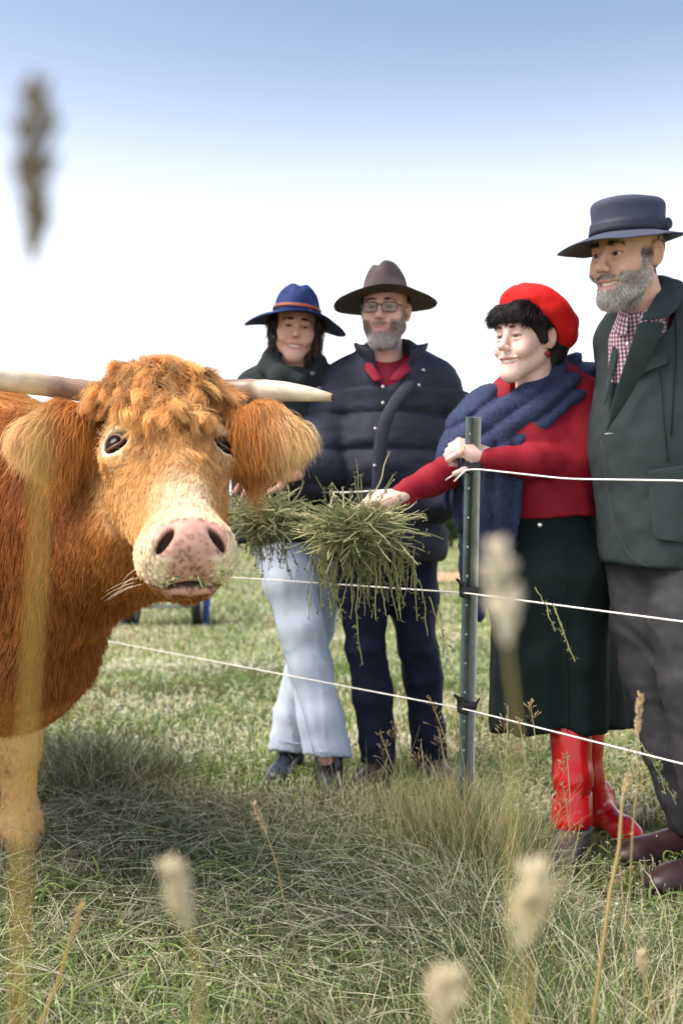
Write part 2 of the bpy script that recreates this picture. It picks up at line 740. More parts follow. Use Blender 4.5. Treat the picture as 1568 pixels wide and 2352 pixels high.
def build_ground():
    xs = np.concatenate([np.linspace(-900, -12, 12), np.linspace(-8, 8, 65), np.linspace(12, 900, 12)])
    ys = np.concatenate([[-8, -2], np.linspace(0, 14, 57), np.geomspace(16, 1800, 16)])
    X, Y = np.meshgrid(xs, ys)
    Z = .012 * fbm(np.stack([X, Y, 0 * X], -1), 1.3, 3) * (np.hypot(X, Y) < 20) - .012
    b = MB()
    b.grid(np.stack([X, Y, Z], -1), len(xs), len(ys))
    tag(b.build('ground', ground_material()), kind='structure')
    # bare dirt track
    th = np.linspace(0, 2 * np.pi, 40, endpoint=False)
    c = V3(3.4, 19.5, .018)
    r = 1 + .12 * np.sin(th * 3 + 1) + .08 * np.sin(th * 7)
    V = np.concatenate([c + np.stack([2.6 * r * np.cos(th), 1.9 * r * np.sin(th), 0 * th], -1), c[None]])
    d = MB()
    d.add(V, [[i, (i + 1) % 40, 40] for i in range(40)])
    tag(d.build('dirt_track', mat('bare dirt', (.50, .27, .16), .95, var=.25, vscale=3)), kind='structure')
    # distant ridge
    x = np.linspace(-2500, 2500, 80)
    h = 26 + 14 * np.sin(x / 310) + 9 * np.sin(x / 120 + 2)
    rows = [np.stack([x, 1700 + 0 * x, 0 * x - 5], -1), np.stack([x, 1850 + 0 * x, h], -1), np.stack([x, 2300 + 0 * x, h * .7], -1)]
    hl = MB()
    hl.grid(np.array(rows).reshape(-1, 3), 80, 3)
    tag(hl.build('hills', mat('blue hills', (.20, .28, .36), .95)), kind='structure')


build_ground()


def leaf_tree(name, label, base, h, w, n, col, seed, group):
    rng = np.random.default_rng(seed)
    root = empty(name, base, label, 'tree', group)
    b = MB()
    base = np.array(base, float)
    b.tube([base, base + V3(.1, 0, h * .35), base + V3(-.1, .1, h * .75)], [w * .06, w * .045, w * .02], 8)
    for k in range(6):
        a = k * 1.05 + rng.random()
        s = base + V3(0, 0, h * (.3 + .07 * k))
        b.tube([s, s + V3(math.cos(a), math.sin(a), .8) * w * .22, s + V3(math.cos(a), math.sin(a), .7) * w * .42], [w * .025, w * .018, w * .008], 6)
    b.build('trunk', mat('bark', (.07, .055, .04), .9), root)
    cl = rng.normal(0, 1, (46, 3))
    cl = cl / np.linalg.norm(cl, axis=1)[:, None] * rng.random((46, 1)) ** .4
    cl = cl * [w * .5, w * .5, h * .36] + base + V3(0, 0, h * .58)
    i = rng.integers(0, 46, n)
    c = cl[i] + rng.normal(0, 1, (n, 3)) * w * .085
    u = unit(rng.normal(0, 1, (n, 3)))
    v = unit(np.cross(u, rng.normal(0, 1, (n, 3))))
    s = w * .035 * (.6 + .8 * rng.random((n, 1)))
    V = np.stack([c - u * s, c + v * s * .5, c + u * s, c - v * s * .5], 1).reshape(-1, 3)
    cc = np.repeat(np.array(col) * (.6 + .8 * rng.random((n, 1))) * (.8 + .5 * rng.random(46)[i])[:, None], 4, axis=0)
    np_mesh('crown', V, np.arange(4 * n).reshape(-1, 4), mat('tree leaves', attr=True, rough=.7, trans=.2), root, False, cc)


for k, (px, d_, h_, w_, lab) in enumerate(((1012, 46, 2.3, 1.9, 'low bushy tree at the field edge beside the quilted jacket'), (1034, 52, 2.2, 2.2, 'rounder darker bush behind the scarf at the field edge'), (545, 50, 2.4, 2.4, 'distant bush at the field edge behind the cow\'s ear'))):
    q = P(px, 1215, d_)
    leaf_tree('tree', lab, (float(q[0]), d_, 0), h_, w_, 5200, (.045, .075, .022), 30 + k, 'bushes at the far edge of the field')
# ================================================================= cow
def build_cow():
    HT = P(391, 1022, 2.00)                    # between the eyes
    HR = rotm(yaw=17, pitch=-47, roll=-1.0)
    f2 = np.array([.50, -.866, 0])             # body heading
    side = np.array([-.866, -.50, 0])          # cow's right
    S = SDF()
    W = lambda p: HR @ np.asarray(p, float) + HT
    # ---- trunk
    sh = np.array([-1.06, 2.82, 0])
    for (o, z, r, kk) in ((0.02, .86, (.30, .34, .44), .1), (-.45, .88, (.33, .5, .40), .15), (-.95, .88, (.34, .5, .41), .15), (-1.35, .92, (.29, .34, .36), .15)):
        c = sh + f2 * o
        c[2] = z
        S.ell(c, r, rotm(yaw=math.degrees(math.atan2(-side[1], -side[0]))), k=kk)
    S.ell(sh + f2 * -.12 + V3(0, 0, 1.17), (.14, .34, .19), rotm(yaw=30), k=.14)      # withers
    # chest, brisket and dewlap
    S.ell(P(38, 1370, 2.58), (.21, .24, .33), k=.12)
    S.ell(P(45, 1500, 2.50), (.155, .17, .142), k=.10)
    S.ell(P(0, 1520, 2.64), (.20, .2, .16), k=.10)
    # neck
    S.cone(sh + f2 * .05 + V3(0, 0, 1.02), W((-.02, .25, .04)), .32, .165, k=.1)
    S.cone(P(90, 1310, 2.60), W((-.06, .22, -.02)), .215, .09, k=.06)
    S.cone(P(85, 1430, 2.5), W((-.10, .20, -.06)), .115, .05, k=.06)
    # shoulder blades, legs
    legs = []
    for s, base in ((-1, np.array([-.925, 2.86, 0])), (1, np.array([-1.26, 2.68, 0]))):
        S.cone(base + V3(-.02, .05, .85), base + V3(0, .02, .56), .17, .115, k=.10)
        S.cone(base + V3(0, .02, .56), base + V3(.0, 0, .335), .10, .064, k=.06)
        S.ell(base + V3(0, -.006, .315), (.060, .064, .066), k=.03)
        S.cone(base + V3(0, 0, .30), base + V3(.005, .005, .13), .052, .047, k=.03)
        S.ell(base + V3(.012, -.008, .115), (.062, .064, .055), k=.03)
        S.cone(base + V3(.012, -.01, .10), base + V3(.03, -.035, .045), .055, .06, k=.02)
        legs.append(base)
    for s in (-1, 1):
        base = sh - f2 * 1.38 + side * .17 * s
        base[2] = 0
        S.cone(base + V3(0, 0, .85), base + V3(0, 0, .52) + f2 * .06, .2, .1, k=.1)
        S.cone(base + V3(0, 0, .52) + f2 * .06, base + V3(0, 0, .42) - f2 * .06, .085, .055, k=.05)
        S.cone(base + V3(0, 0, .42) - f2 * .06, base + V3(0, 0, .12) - f2 * .03, .055, .045, k=.03)
        S.cone(base + V3(0, 0, .12) - f2 * .03, base + V3(0, 0, .045) + f2 * .02, .05, .058, k=.03)
        legs.append(base)
    # ---- head (local: -Y outwards from the face, -Z down to the muzzle)
    H = SDF().frame(HT, HR)
    H.ell((0, .085, .065), (.118, .12, .145), k=.03)
    H.ell((0, .02, .055), (.112, .062, .135), k=.05)
    H.ell((0, .055, .165), (.095, .085, .055), k=.06)
    for s in (-1, 1):
        H.ell((s * .094, .024, .002), (.040, .046, .046), k=.03)
        H.ell((s * .054, .088, -.045), (.044, .068, .115), rotm(pitch=6), k=.05)
        H.cone((s * .052, .078, -.08), (s * .034, .062, -.25), .048, .038, k=.05)
        H.ell((s * .046, .024, -.300), (.040, .052, .046), rotm(roll=12 * s), k=.035)      # side lips
    H.cone((0, .035, -.02), (0, .028, -.25), .076, .052, k=.05)
    H.cone((0, -.004, .0), (0, -.012, -.23), .050, .040, k=.05)          # nasal bridge
    H.ell((0, .020, -.282), (.074, .060, .054), k=.04)                   # muzzle
    H.ell((0, -.016, -.298), (.056, .036, .042), rotm(pitch=40), k=.026)  # nose pad
    for s in (-1, 1):
        H.ell((s * .050, -.010, -.297), (.019, .030, .034), rotm(roll=16 * s), k=.018)
    H.ell((.004, .078, -.308), (.052, .032, .036), k=.018)
    H.cone((-.034, .064, -.338), (.040, .062, -.340), .0105, .0115, k=.008)   # lower lip                   # chin
    H.cone((0, .075, -.10), (0, .078, -.27), .060, .044, k=.05)
    for s in (-1, 1):
        H.ell((s * .046, -.036, -.317), (.0078, .042, .025), rotm(roll=-38 * s, pitch=25), k=.006, sub=True)
        H.ell((s * .100, .001, .003), (.030, .026, .027), rotm(yaw=38 * s), k=.015, sub=True)
    for sx, yy in ((0, .046), (.035, .047), (-.035, .050), (.062, .052), (-.062, .058)):        # mouth
        H.ell((sx + .004, yy, -.345), (.030, .0034, .034), k=.004, sub=True)
    H.frame()
    # ears
    er = [(-1, P(222, 962, 2.12), P(158, 972, 2.06), P(88, 985, 2.02)), (1, P(528, 962, 2.12), P(592, 975, 2.08), P(655, 985, 2.07))]
    for s, a, b, c in er:
        H.cone(a, b, .026, .044, k=.012, squash=((0, 1, 0), .40))
        H.cone(b, c, .044, .022, k=.012, squash=((0, 1, 0), .40))
    V1, F1 = S.mesh(.016)
    # one continuous surface: merge both fields at the fine step around the head
    U = SDF()
    U.ops = [o for o in S.ops] + [(o[0], o[1], o[2], o[3] if i else .05, o[4]) for i, o in enumerate(H.ops)]
    cut = np.array([-.92, 1.6, .62])
    Vh, Fh = U.mesh(.0055, lo=(-1.05, 1.62, .42), hi=(-.02, 2.62, 1.50))
    inside = lambda v: (v[:, 0] > -1.03) & (v[:, 1] < 2.60) & (v[:, 2] > .44) & (v[:, 2] < 1.48) & (v[:, 0] < -.03)
    keep = ~inside(V1)[F1].all(1)
    V1 = relax(V1, F1, 2)
    Vh = relax(Vh, Fh, 1)
    V = np.concatenate([V1, Vh])
    F = np.concatenate([F1[keep], Fh + len(V1)])
    N = vnormals(V, F)

    # ---- colours of the hide, neck shade painted in
    L = (V - HT) @ HR
    x, y, z = L.T
    headm = sstep(.30, .18, np.linalg.norm((L - [0, .04, -.05]) / [1, .9, 1.5], axis=1)) * sstep(.165, .115, y) * sstep(.16, .13, np.abs(x))
    orange = np.array([.54, .235, .058])
    deep = np.array([.34, .115, .024])
    pale = np.array([.92, .78, .58])
    gold = np.array([.76, .47, .20])
    nk_ = sstep(.55, .25, np.linalg.norm((V - P(215, 1260, 2.4)) / [.9, 1.2, 1.1], axis=1))  # neck mask: darker coat plus the shade beside the face, put into the colour
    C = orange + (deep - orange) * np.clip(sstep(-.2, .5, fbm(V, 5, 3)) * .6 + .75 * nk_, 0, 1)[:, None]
    lower = sstep(.62, .35, V[:, 2]) * sstep(2.6, 2.75, V[:, 1])
    C = C + (gold - C) * lower[:, None] * .9
    C = C + (gold - C) * (headm * .8)[:, None]
    mz = sstep(-.20, -.30, z) * headm
    front = sstep(.10, .02, y)
    C = C + (pale - C) * (mz * (.25 + .75 * front))[:, None]
    bridge = headm * sstep(.075, .02, np.abs(x)) * sstep(-.09, -.22, z) * front
    C = C + (pale - C) * (bridge * .95)[:, None]
    er_ = np.zeros(len(V))
    for s in (-1, 1):
        d = np.linalg.norm((L - [s * .10, .005, .004]) / [1.1, 1, 1], axis=1)
        er_ = np.maximum(er_, sstep(.062, .036, d))
    C = C + (pale * [.95, .92, .85] - C) * (er_ * .7)[:, None]
    chin = headm * sstep(.052, .075, y) * sstep(-.2, -.26, z)
    C = C + (np.array([.42, .16, .04]) - C) * chin[:, None]
    pink = np.array([.62, .34, .27])
    padd = np.linalg.norm((L - [0, -.026, -.308]) / [.064, .048, .040], axis=1)
    pad = sstep(1.10, .92, padd)
    for s in (-1, 1):
        d = np.linalg.norm((L - [s * .049, -.026, -.310]) / [.019, .037, .031], axis=1)
        pad = np.maximum(pad, sstep(1.05, .85, d))
    lipd = np.linalg.norm((L - [.006, .060, -.346]) / [.046, .014, .016], axis=1)
    pad = np.maximum(pad, sstep(1.1, .9, lipd))
    phl = np.linalg.norm((L - [0, .012, -.332]) / [.050, .036, .032], axis=1)
    pad = np.maximum(pad, sstep(1.1, .95, phl))
    mth = sstep(.084, .074, np.abs(x - .004)) * sstep(.0085, .004, np.abs(y - .047 - 1.6 * (x - .004) ** 2 - .02 * np.maximum(0, -x))) * (z < -.27)
    spots = sstep(.18, .5, fbm(L, 190, 5, 2))
    pk = pink * (1 - .55 * spots[:, None] * sstep(-.30, -.335, z)[:, None])
    pk = pk * (1 + .12 * fbm(L, 60, 9)[:, None])
    C = C + (pk - C) * pad[:, None]
    dark = np.zeros(len(V))
    for s in (-1, 1):
        d = np.linalg.norm(((L - [s * .046, -.034, -.317]) @ rotm(roll=-38 * s, pitch=25)) / [.0092, .041, .026], axis=1)
        C = C + (np.array([.045, .016, .012]) - C) * (sstep(1.15, .8, d))[:, None]
        dl = np.linalg.norm((L - [s * .100, .002, .004]) / [.030, .026, .0245], axis=1)
        C = C + (np.array([.10, .035, .02]) - C) * (sstep(1.15, .85, dl))[:, None]
    C = C + (np.array([.03, .012, .010]) - C) * (mth * .9)[:, None]
    C = np.clip(C, 0, 1)

    cow = empty('cow', (-1.06, 2.82, 0), 'shaggy ginger long-haired cow with wide horns facing the camera', 'cow')
    hide = mat('cow hide', attr=True, rough=.62, var=.12, vscale=60, bump=.25, bscale=260, spec=.3)
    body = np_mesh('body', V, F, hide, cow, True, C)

    # ---- horns
    hm = mat('horn', attr=True, rough=.38, spec=.45, var=.16, vscale=45, bump=.15, bscale=90)
    for s, pts, rr in ((1, [P(455, 905, 2.20), P(515, 899, 2.185), P(580, 897, 2.17), P(650, 899, 2.16), P(710, 905, 2.15), P(762, 913, 2.14)], [.026, .0265, .0255, .0225, .0165, .0085]),
                       (-1, [P(290, 905, 2.22), P(228, 902, 2.22), P(150, 892, 2.20), P(70, 880, 2.17), P(0, 872, 2.13), P(-80, 860, 2.09), P(-160, 838, 2.05)], [.0245, .025, .0245, .0245, .024, .020, .008])):
        pts, rr = np.array(pts), np.array(rr)
        t = np.linspace(0, 1, len(pts))
        tt = np.linspace(0, 1, 40)
        q = np.stack([np.interp(tt, t, pts[:, i]) for i in range(3)], -1)
        for _ in range(6):
            q[1:-1] = (q[:-2] + 2 * q[1:-1] + q[2:]) / 4
        r2 = np.interp(tt, t, rr) * (1 + .025 * np.sin(tt * 55) * (tt < .5))
        b = MB()
        b.tube(q, r2, 20)
        Vv, _f = b.data()
        tv = np.concatenate([np.repeat(tt, 20), [0, 1]])
        base_c, mid_c, tip_c = np.array([.27, .18, .125]), np.array([.66, .56, .41]), np.array([.50, .36, .22])
        cc = base_c + (mid_c - base_c) * sstep(.38, .50, tv + .03 * fbm(Vv, 40, 2))[:, None]
        cc = cc + (tip_c - cc) * (sstep(.8, 1.0, tv) * .8)[:, None]
        cc *= (1 + .22 * fbm(Vv * [6, 40, 40], 2, 4)[:, None])
        b.C = [np.clip(cc, .02, 1)]
        b.build('horn', hm, cow, usecol=True)
        if s == 1:
            e = MB()
            e.ball(q[-1] + V3(.0015, 0, 0), (.0035, .0068, .0068), 12, 7)
            e.build('horn_tip', mat('horn tip', (.09, .05, .03), .8), cow)

    # ---- eyes
    em = mat('cow eye', (.008, .005, .004), .12, spec=.16)
    lid = mat('eyelid', (.14, .045, .028), .4, spec=.5)
    for s in (-1, 1):
        c = W((s * .101, .012, .001))
        b = MB()
        b.ball(c, .0252, 28, 18)
        eye = b.build('eye', em, cow)
        b = MB()
        d0 = unit(np.array([s * .62, -.78, 0]))
        a1, a2 = np.cross(d0, [0, 0, 1]), np.array([0, 0, 1.0])
        th = np.linspace(0, 2 * np.pi, 40)
        ring = np.array([[s * .101, .012, .001]] * 40) + (d0 * .0205) + np.cos(th)[:, None] * a1 * .0205 + np.sin(th)[:, None] * a2 * (.0172 + .002 * np.sin(th)[:, None])
        ring = ring - (d0 * .006) * (np.cos(th)[:, None] ** 2)
        b.tube(ring @ HR.T + HT, .0030, 8, False)
        b.build('eyelid', lid, cow)
    # ---- hooves
    hf = mat('hoof', (.018, .016, .017), .35, var=.3, vscale=60, spec=.5)
    for base in legs[:2]:
        for s in (-1, 1):
            h = SDF().frame(base + V3(.028 + .028 * s * .86, -.04 + .028 * s * .3, 0), rotm(yaw=25 - s * 6))
            h.cone((0, .012, .05), (0, -.022, .018), .032, .034, k=.02)
            h.ell((0, -.03, .012), (.028, .046, .026), k=.02)
            h.half((0, 0, .002), (0, 0, -1))
            v, ff = h.mesh(.006)
            np_mesh('hoof', v, ff, hf, cow)
    return dict(cow=cow, V=V, F=F, N=N, C=C, HT=HT, HR=HR, ears=er)


COW = build_cow()
# ----------------------------------------------------------------- cow's coat
def build_fur():
    C = COW
    cow, V, F, HT, HR = C['cow'], C['V'], C['F'], C['HT'], C['HR']
    Lc = (V - HT) @ HR
    x, y, z = Lc.T
    hd = np.linalg.norm((Lc - [0, .03, -.04]) / [.17, .16, .36], axis=1)
    head = hd < 1.0
    isear = np.zeros(len(V), bool)
    for s, a, b, c in C['ears']:
        ab = c - a
        t = np.clip(((V - a) @ ab) / (ab @ ab), -.05, 1.1)
        dd = np.linalg.norm(V - a - t[:, None] * ab, axis=1)
        isear |= (dd < .085) & (t > .12) & (np.abs(x) > .135)
    head &= ~isear
    nopad = np.linalg.norm((Lc - [0, -.026, -.308]) / [.068, .053, .043], axis=1) > 1
    nolip = (np.linalg.norm((Lc - [.006, .058, -.346]) / [.050, .018, .018], axis=1) > 1) & (np.linalg.norm((Lc - [0, .012, -.332]) / [.052, .038, .034], axis=1) > 1)
    noeye = np.ones(len(V), bool)
    for s in (-1, 1):
        noeye &= np.linalg.norm((Lc - [s * .101, .000, .006]) / [.039, .039, .042], axis=1) > 1
        nopad &= np.linalg.norm((Lc - [s * .049, -.026, -.310]) / [.021, .040, .033], axis=1) > 1
    down = np.array([0, 0, -1.0])
    tipm = ((.85, .80, .75), (1.2, 1.2, 1.18))
    fm = mat('cow hair', attr=True, rough=.5, spec=.25, tip=tipm, trans=.22)
    kdv = kdtree.KDTree(len(V))
    for i, v in enumerate(V):
        kdv.insert(v, i)
    kdv.balance()

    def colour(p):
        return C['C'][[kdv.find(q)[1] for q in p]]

    def tang(v, n):
        return v - (v * n).sum(1)[:, None] * n

    def taper(k, r, pw=.7):
        return r * np.clip(1.02 - np.linspace(0, 1, k) ** 2, .12, 1) ** pw

    # 1. coat of neck, chest, shoulder, legs
    vis = (~head) & (~isear) & (V[:, 0] > -1.32) & (V[:, 1] < 3.25) & (V[:, 2] > .06)
    p, n = scatter(V, F, 82000, vis.astype(float) * (1 + 1.5 * (V[:, 1] < 2.5)))
    flow = down + .55 * np.stack([fbm(p, 3, 11), fbm(p, 3, 12), fbm(p, 3, 13) * .3], -1) + np.array([-.25, .3, 0])
    legm = sstep(.62, .5, p[:, 2])
    d0 = unit(tang(flow, n)) * .9 + n * (.34 + .12 * fbm(p, 9, 5))[:, None] * (1 - .6 * legm)[:, None]
    thr = sstep(.42, .25, np.linalg.norm(p - (HT + HR @ np.array([-.03, .14, -.18])), axis=1))
    Ln = (.040 + .016 * RNG.random(len(p))) * (1 - .68 * legm) * (1 - .6 * thr)
    s_ = grow(p, n, unit(d0), Ln, 6, down, .45, .18, .8)
    s_, _ = clump(s_, 6500, .5, fly=.0025)
    cc = colour(p) * (1 + .28 * RNG.normal(0, 1, (len(p), 1)).clip(-1.5, 1.5)) * (1 + .22 * fbm(p, 25, 8)[:, None])
    tag(strands('coat', s_, taper(6, .0006), fm, cow, np.clip(cc, .01, .95)), kind='stuff')

    # 2. short face hair
    w = (head & nopad & nolip & noeye).astype(float) * (1 + 1.2 * (y < .05))
    p, n = scatter(V, F, 105000, w)
    l = (p - HT) @ HR
    fl = np.stack([l[:, 0] * 2.2, 0 * l[:, 0] - .1, -1 + 0 * l[:, 0]], -1)
    fl[:, 0] += .5 * fbm(l, 14, 21)
    up = sstep(-.26, -.18, l[:, 2]) * sstep(-.10, -.16, l[:, 2]) * sstep(.07, .03, np.abs(l[:, 0]))
    flow = fl @ HR.T
    d0 = unit(tang(flow, n)) + n * .20
    muz = sstep(-.22, -.27, l[:, 2])
    Ln = (.0115 + .008 * RNG.random(len(p))) * (1 - .1 * muz) * (1 + .9 * sstep(-.14, .02, l[:, 2]) * sstep(.09, .05, np.abs(l[:, 0])))
    s_ = grow(p, n, unit(d0), Ln, 6, down, .3, .22, .9)
    s_, _ = clump(s_, 4200, .6)
    cc = colour(p) * (1 + .20 * RNG.normal(0, 1, (len(p), 1)).clip(-1.5, 1.5)) * (1 + .16 * fbm(p, 40, 8)[:, None])
    tag(strands('face_hair', s_, taper(6, .00038), fm, cow, np.clip(cc, .01, .97)), kind='stuff')

    # 3. curly forelock, hanging from the poll over the forehead
    w = (head & (z > -.03) & (y < .14)).astype(float) * sstep(-.01, .05, z - 1.9 * np.maximum(0, np.abs(x) - .035)) * sstep(.125, .10, np.abs(x))
    p, n = scatter(V, F, 24000, w + 1e-9)
    l = (p - HT) @ HR
    ctr = np.array([.015, 0, .06])
    rad = l - ctr
    flow = np.stack([rad[:, 0] * 8.0 + .75 * fbm(l, 11, 31), -.5 + 0 * l[:, 0], -.55 + rad[:, 2] * -1.0 + .6 * fbm(l, 11, 33)], -1)
    flow = flow @ HR.T
    d0 = unit(tang(flow, n)) + n * (.62 + .2 * fbm(l, 15, 37))[:, None]
    Ln = (.09 + .06 * RNG.random(len(p))) * (1 - .35 * sstep(.05, .0, l[:, 2])) * (1 - .74 * sstep(.03, .07, np.abs(l[:, 0])) * sstep(.19, .13, l[:, 2]))
    s_ = grow(p, n, unit(d0), Ln, 14, unit(down + np.array([.1, -.25, 0])), .62, .80, 1.0, jit=.12)
    s_, near = clump(s_, 620, .84, .7, fly=.0038)
    rngc = RNG.normal(0, 1, 620)
    cc = np.array([.68, .38, .15]) * (1 + .42 * rngc[near][:, None].clip(-1.4, 1.4)) + RNG.normal(0, .03, (len(p), 1))
    tag(strands('forelock', s_, taper(14, .00052), fm, cow, np.clip(cc, .02, .95)), kind='stuff')

    # softer waves between the curls and the short face hair
    w = (head & noeye & (z > -.15) & (y < .13)).astype(float) * sstep(-.15, -.04, z)
    p, n = scatter(V, F, 15000, w + 1e-9)
    l = (p - HT) @ HR
    flow = np.stack([l[:, 0] * 9 + .9 * fbm(l, 13, 61), -.3 + 0 * l[:, 0], -.8 + .7 * fbm(l, 13, 63)], -1) @ HR.T
    d0 = unit(tang(flow, n)) + n * .40
    side_ = sstep(.04, .085, np.abs(l[:, 0]))
    Ln = (.026 + .024 * RNG.random(len(p))) * (1 - .5 * side_)
    s_ = grow(p, n, unit(d0), Ln, 9, down, .45, .5, .8, jit=.14)
    s_, near = clump(s_, 1100, .65, .9, fly=.002)
    rngc = RNG.normal(0, 1, 1100)
    cc = np.array([.72, .43, .18]) * (1 + .22 * rngc[near][:, None].clip(-1.4, 1.4)) + RNG.normal(0, .03, (len(p), 1))
    tag(strands('brow_hair', s_, taper(9, .00048), fm, cow, np.clip(cc, .02, .95)), kind='stuff')

    # 4. long ear fringes
    for s, a, b, c in C['ears']:
        ab = c - a
        t = ((V - a) @ ab) / (ab @ ab)
        dd = np.linalg.norm(V - a - np.clip(t, 0, 1.1)[:, None] * ab, axis=1)
        w = ((dd < .085) & (t > .02) & (np.abs(x) > .12)).astype(float)
        p, n = scatter(V, F, 11000, w)
        tp = np.clip(((p - a) @ ab) / (ab @ ab), 0, 1)
        out = unit(np.array([s * 1.0, -.15, 0]))
        flow = down * .55 + out * (.25 + 1.0 * tp[:, None]) + n * .55
        flow[:, 1] -= .25
        base = np.exp(-((tp - .08) / .10) ** 2)
        Ln = .050 + .040 * RNG.random(len(p)) ** 1.5 + .015 * np.sin(tp * 3.1) + .10 * base * RNG.random(len(p)) ** 1.5
        lowm = sstep(.03, -.02, (p - a)[:, 2])
        Ln *= .75 + .35 * lowm
        s_ = grow(p, n, unit(flow), Ln, 10, down, .85, .30, .8, jit=.20)
        s_, near = clump(s_, 520, .5, 1.2, fly=.004)
        rngc = RNG.normal(0, 1, 520)
        tip_pale = sstep(.45, .95, tp)[:, None]
        cc = np.array([.54, .23, .055]) * (1 - tip_pale) + np.array([.80, .54, .27]) * tip_pale
        cc = cc * (1 + .22 * rngc[near][:, None].clip(-1.4, 1.4)) + RNG.normal(0, .03, (len(p), 1))
        tag(strands('ear_fringe', s_, taper(10, .0005), fm, cow, np.clip(cc, .02, .95)), kind='stuff')

    # 5. brow tufts, whiskers
    wm = mat('whisker', (.75, .62, .45), .5, trans=.2)
    bits = []
    for s in (-1, 1):
        for _ in range(26):
            o = np.array([s * (.094 + RNG.normal(0, .016)), .002 + RNG.normal(0, .006), .030 + RNG.normal(0, .004)])
            d = np.array([s * .55, -.5, .05]) + RNG.normal(0, .16, 3)
            tt = np.linspace(0, 1, 8)[:, None]
            q = o + unit(d) * tt * .030 + np.array([0, 0, -.008]) * tt ** 2
            bits.append(q @ HR.T + HT)
        for _ in range(6):
            o = np.array([s * (.075 + .03 * RNG.random()), .02 + .06 * RNG.random(), -.30 - .035 * RNG.random()])
            d = np.array([s * 1.0, -.2, -.35]) + RNG.normal(0, .3, 3)
            tt = np.linspace(0, 1, 8)[:, None]
            q = o + unit(d) * tt * (.03 + .06 * RNG.random()) + np.array([0, .0, -.02]) * tt ** 2
            bits.append(q @ HR.T + HT)
    tag(strands('whiskers', np.array(bits), taper(8, .0005), wm, cow), kind='stuff')


build_fur()
# ================================================================= figure helpers
SKIN = mat('skin', attr=True, rough=.52, spec=.35, sss=.12, bump=.14, bscale=330, var=.08, vscale=110)
EYE = mat('eyeball', attr=True, rough=.08, spec=.6)
TEETH = mat('teeth', (.78, .72, .60), .25, spec=.5)
HAIRM = mat('hair strand', attr=True, rough=.42, spec=.35, tip=((.85, .85, .85), (1.15, 1.15, 1.15)), trans=.12)


def aniso(p, axes, scales, seed=0, warp=.0):
    """stretched noise: axes rows = directions, scales = frequency along each"""
    A = np.asarray(axes, float)
    q = (p @ A.T) * np.asarray(scales, float)
    if warp:
        q = q + warp * np.stack([vnoise(p, 5, seed + 50), vnoise(p, 5, seed + 51), vnoise(p, 5, seed + 52)], -1)
    return vnoise(q, 1, seed) + .45 * vnoise(q, 2.1, seed + 7)


def ridge(n):
    return 1 - np.abs(n) * 2


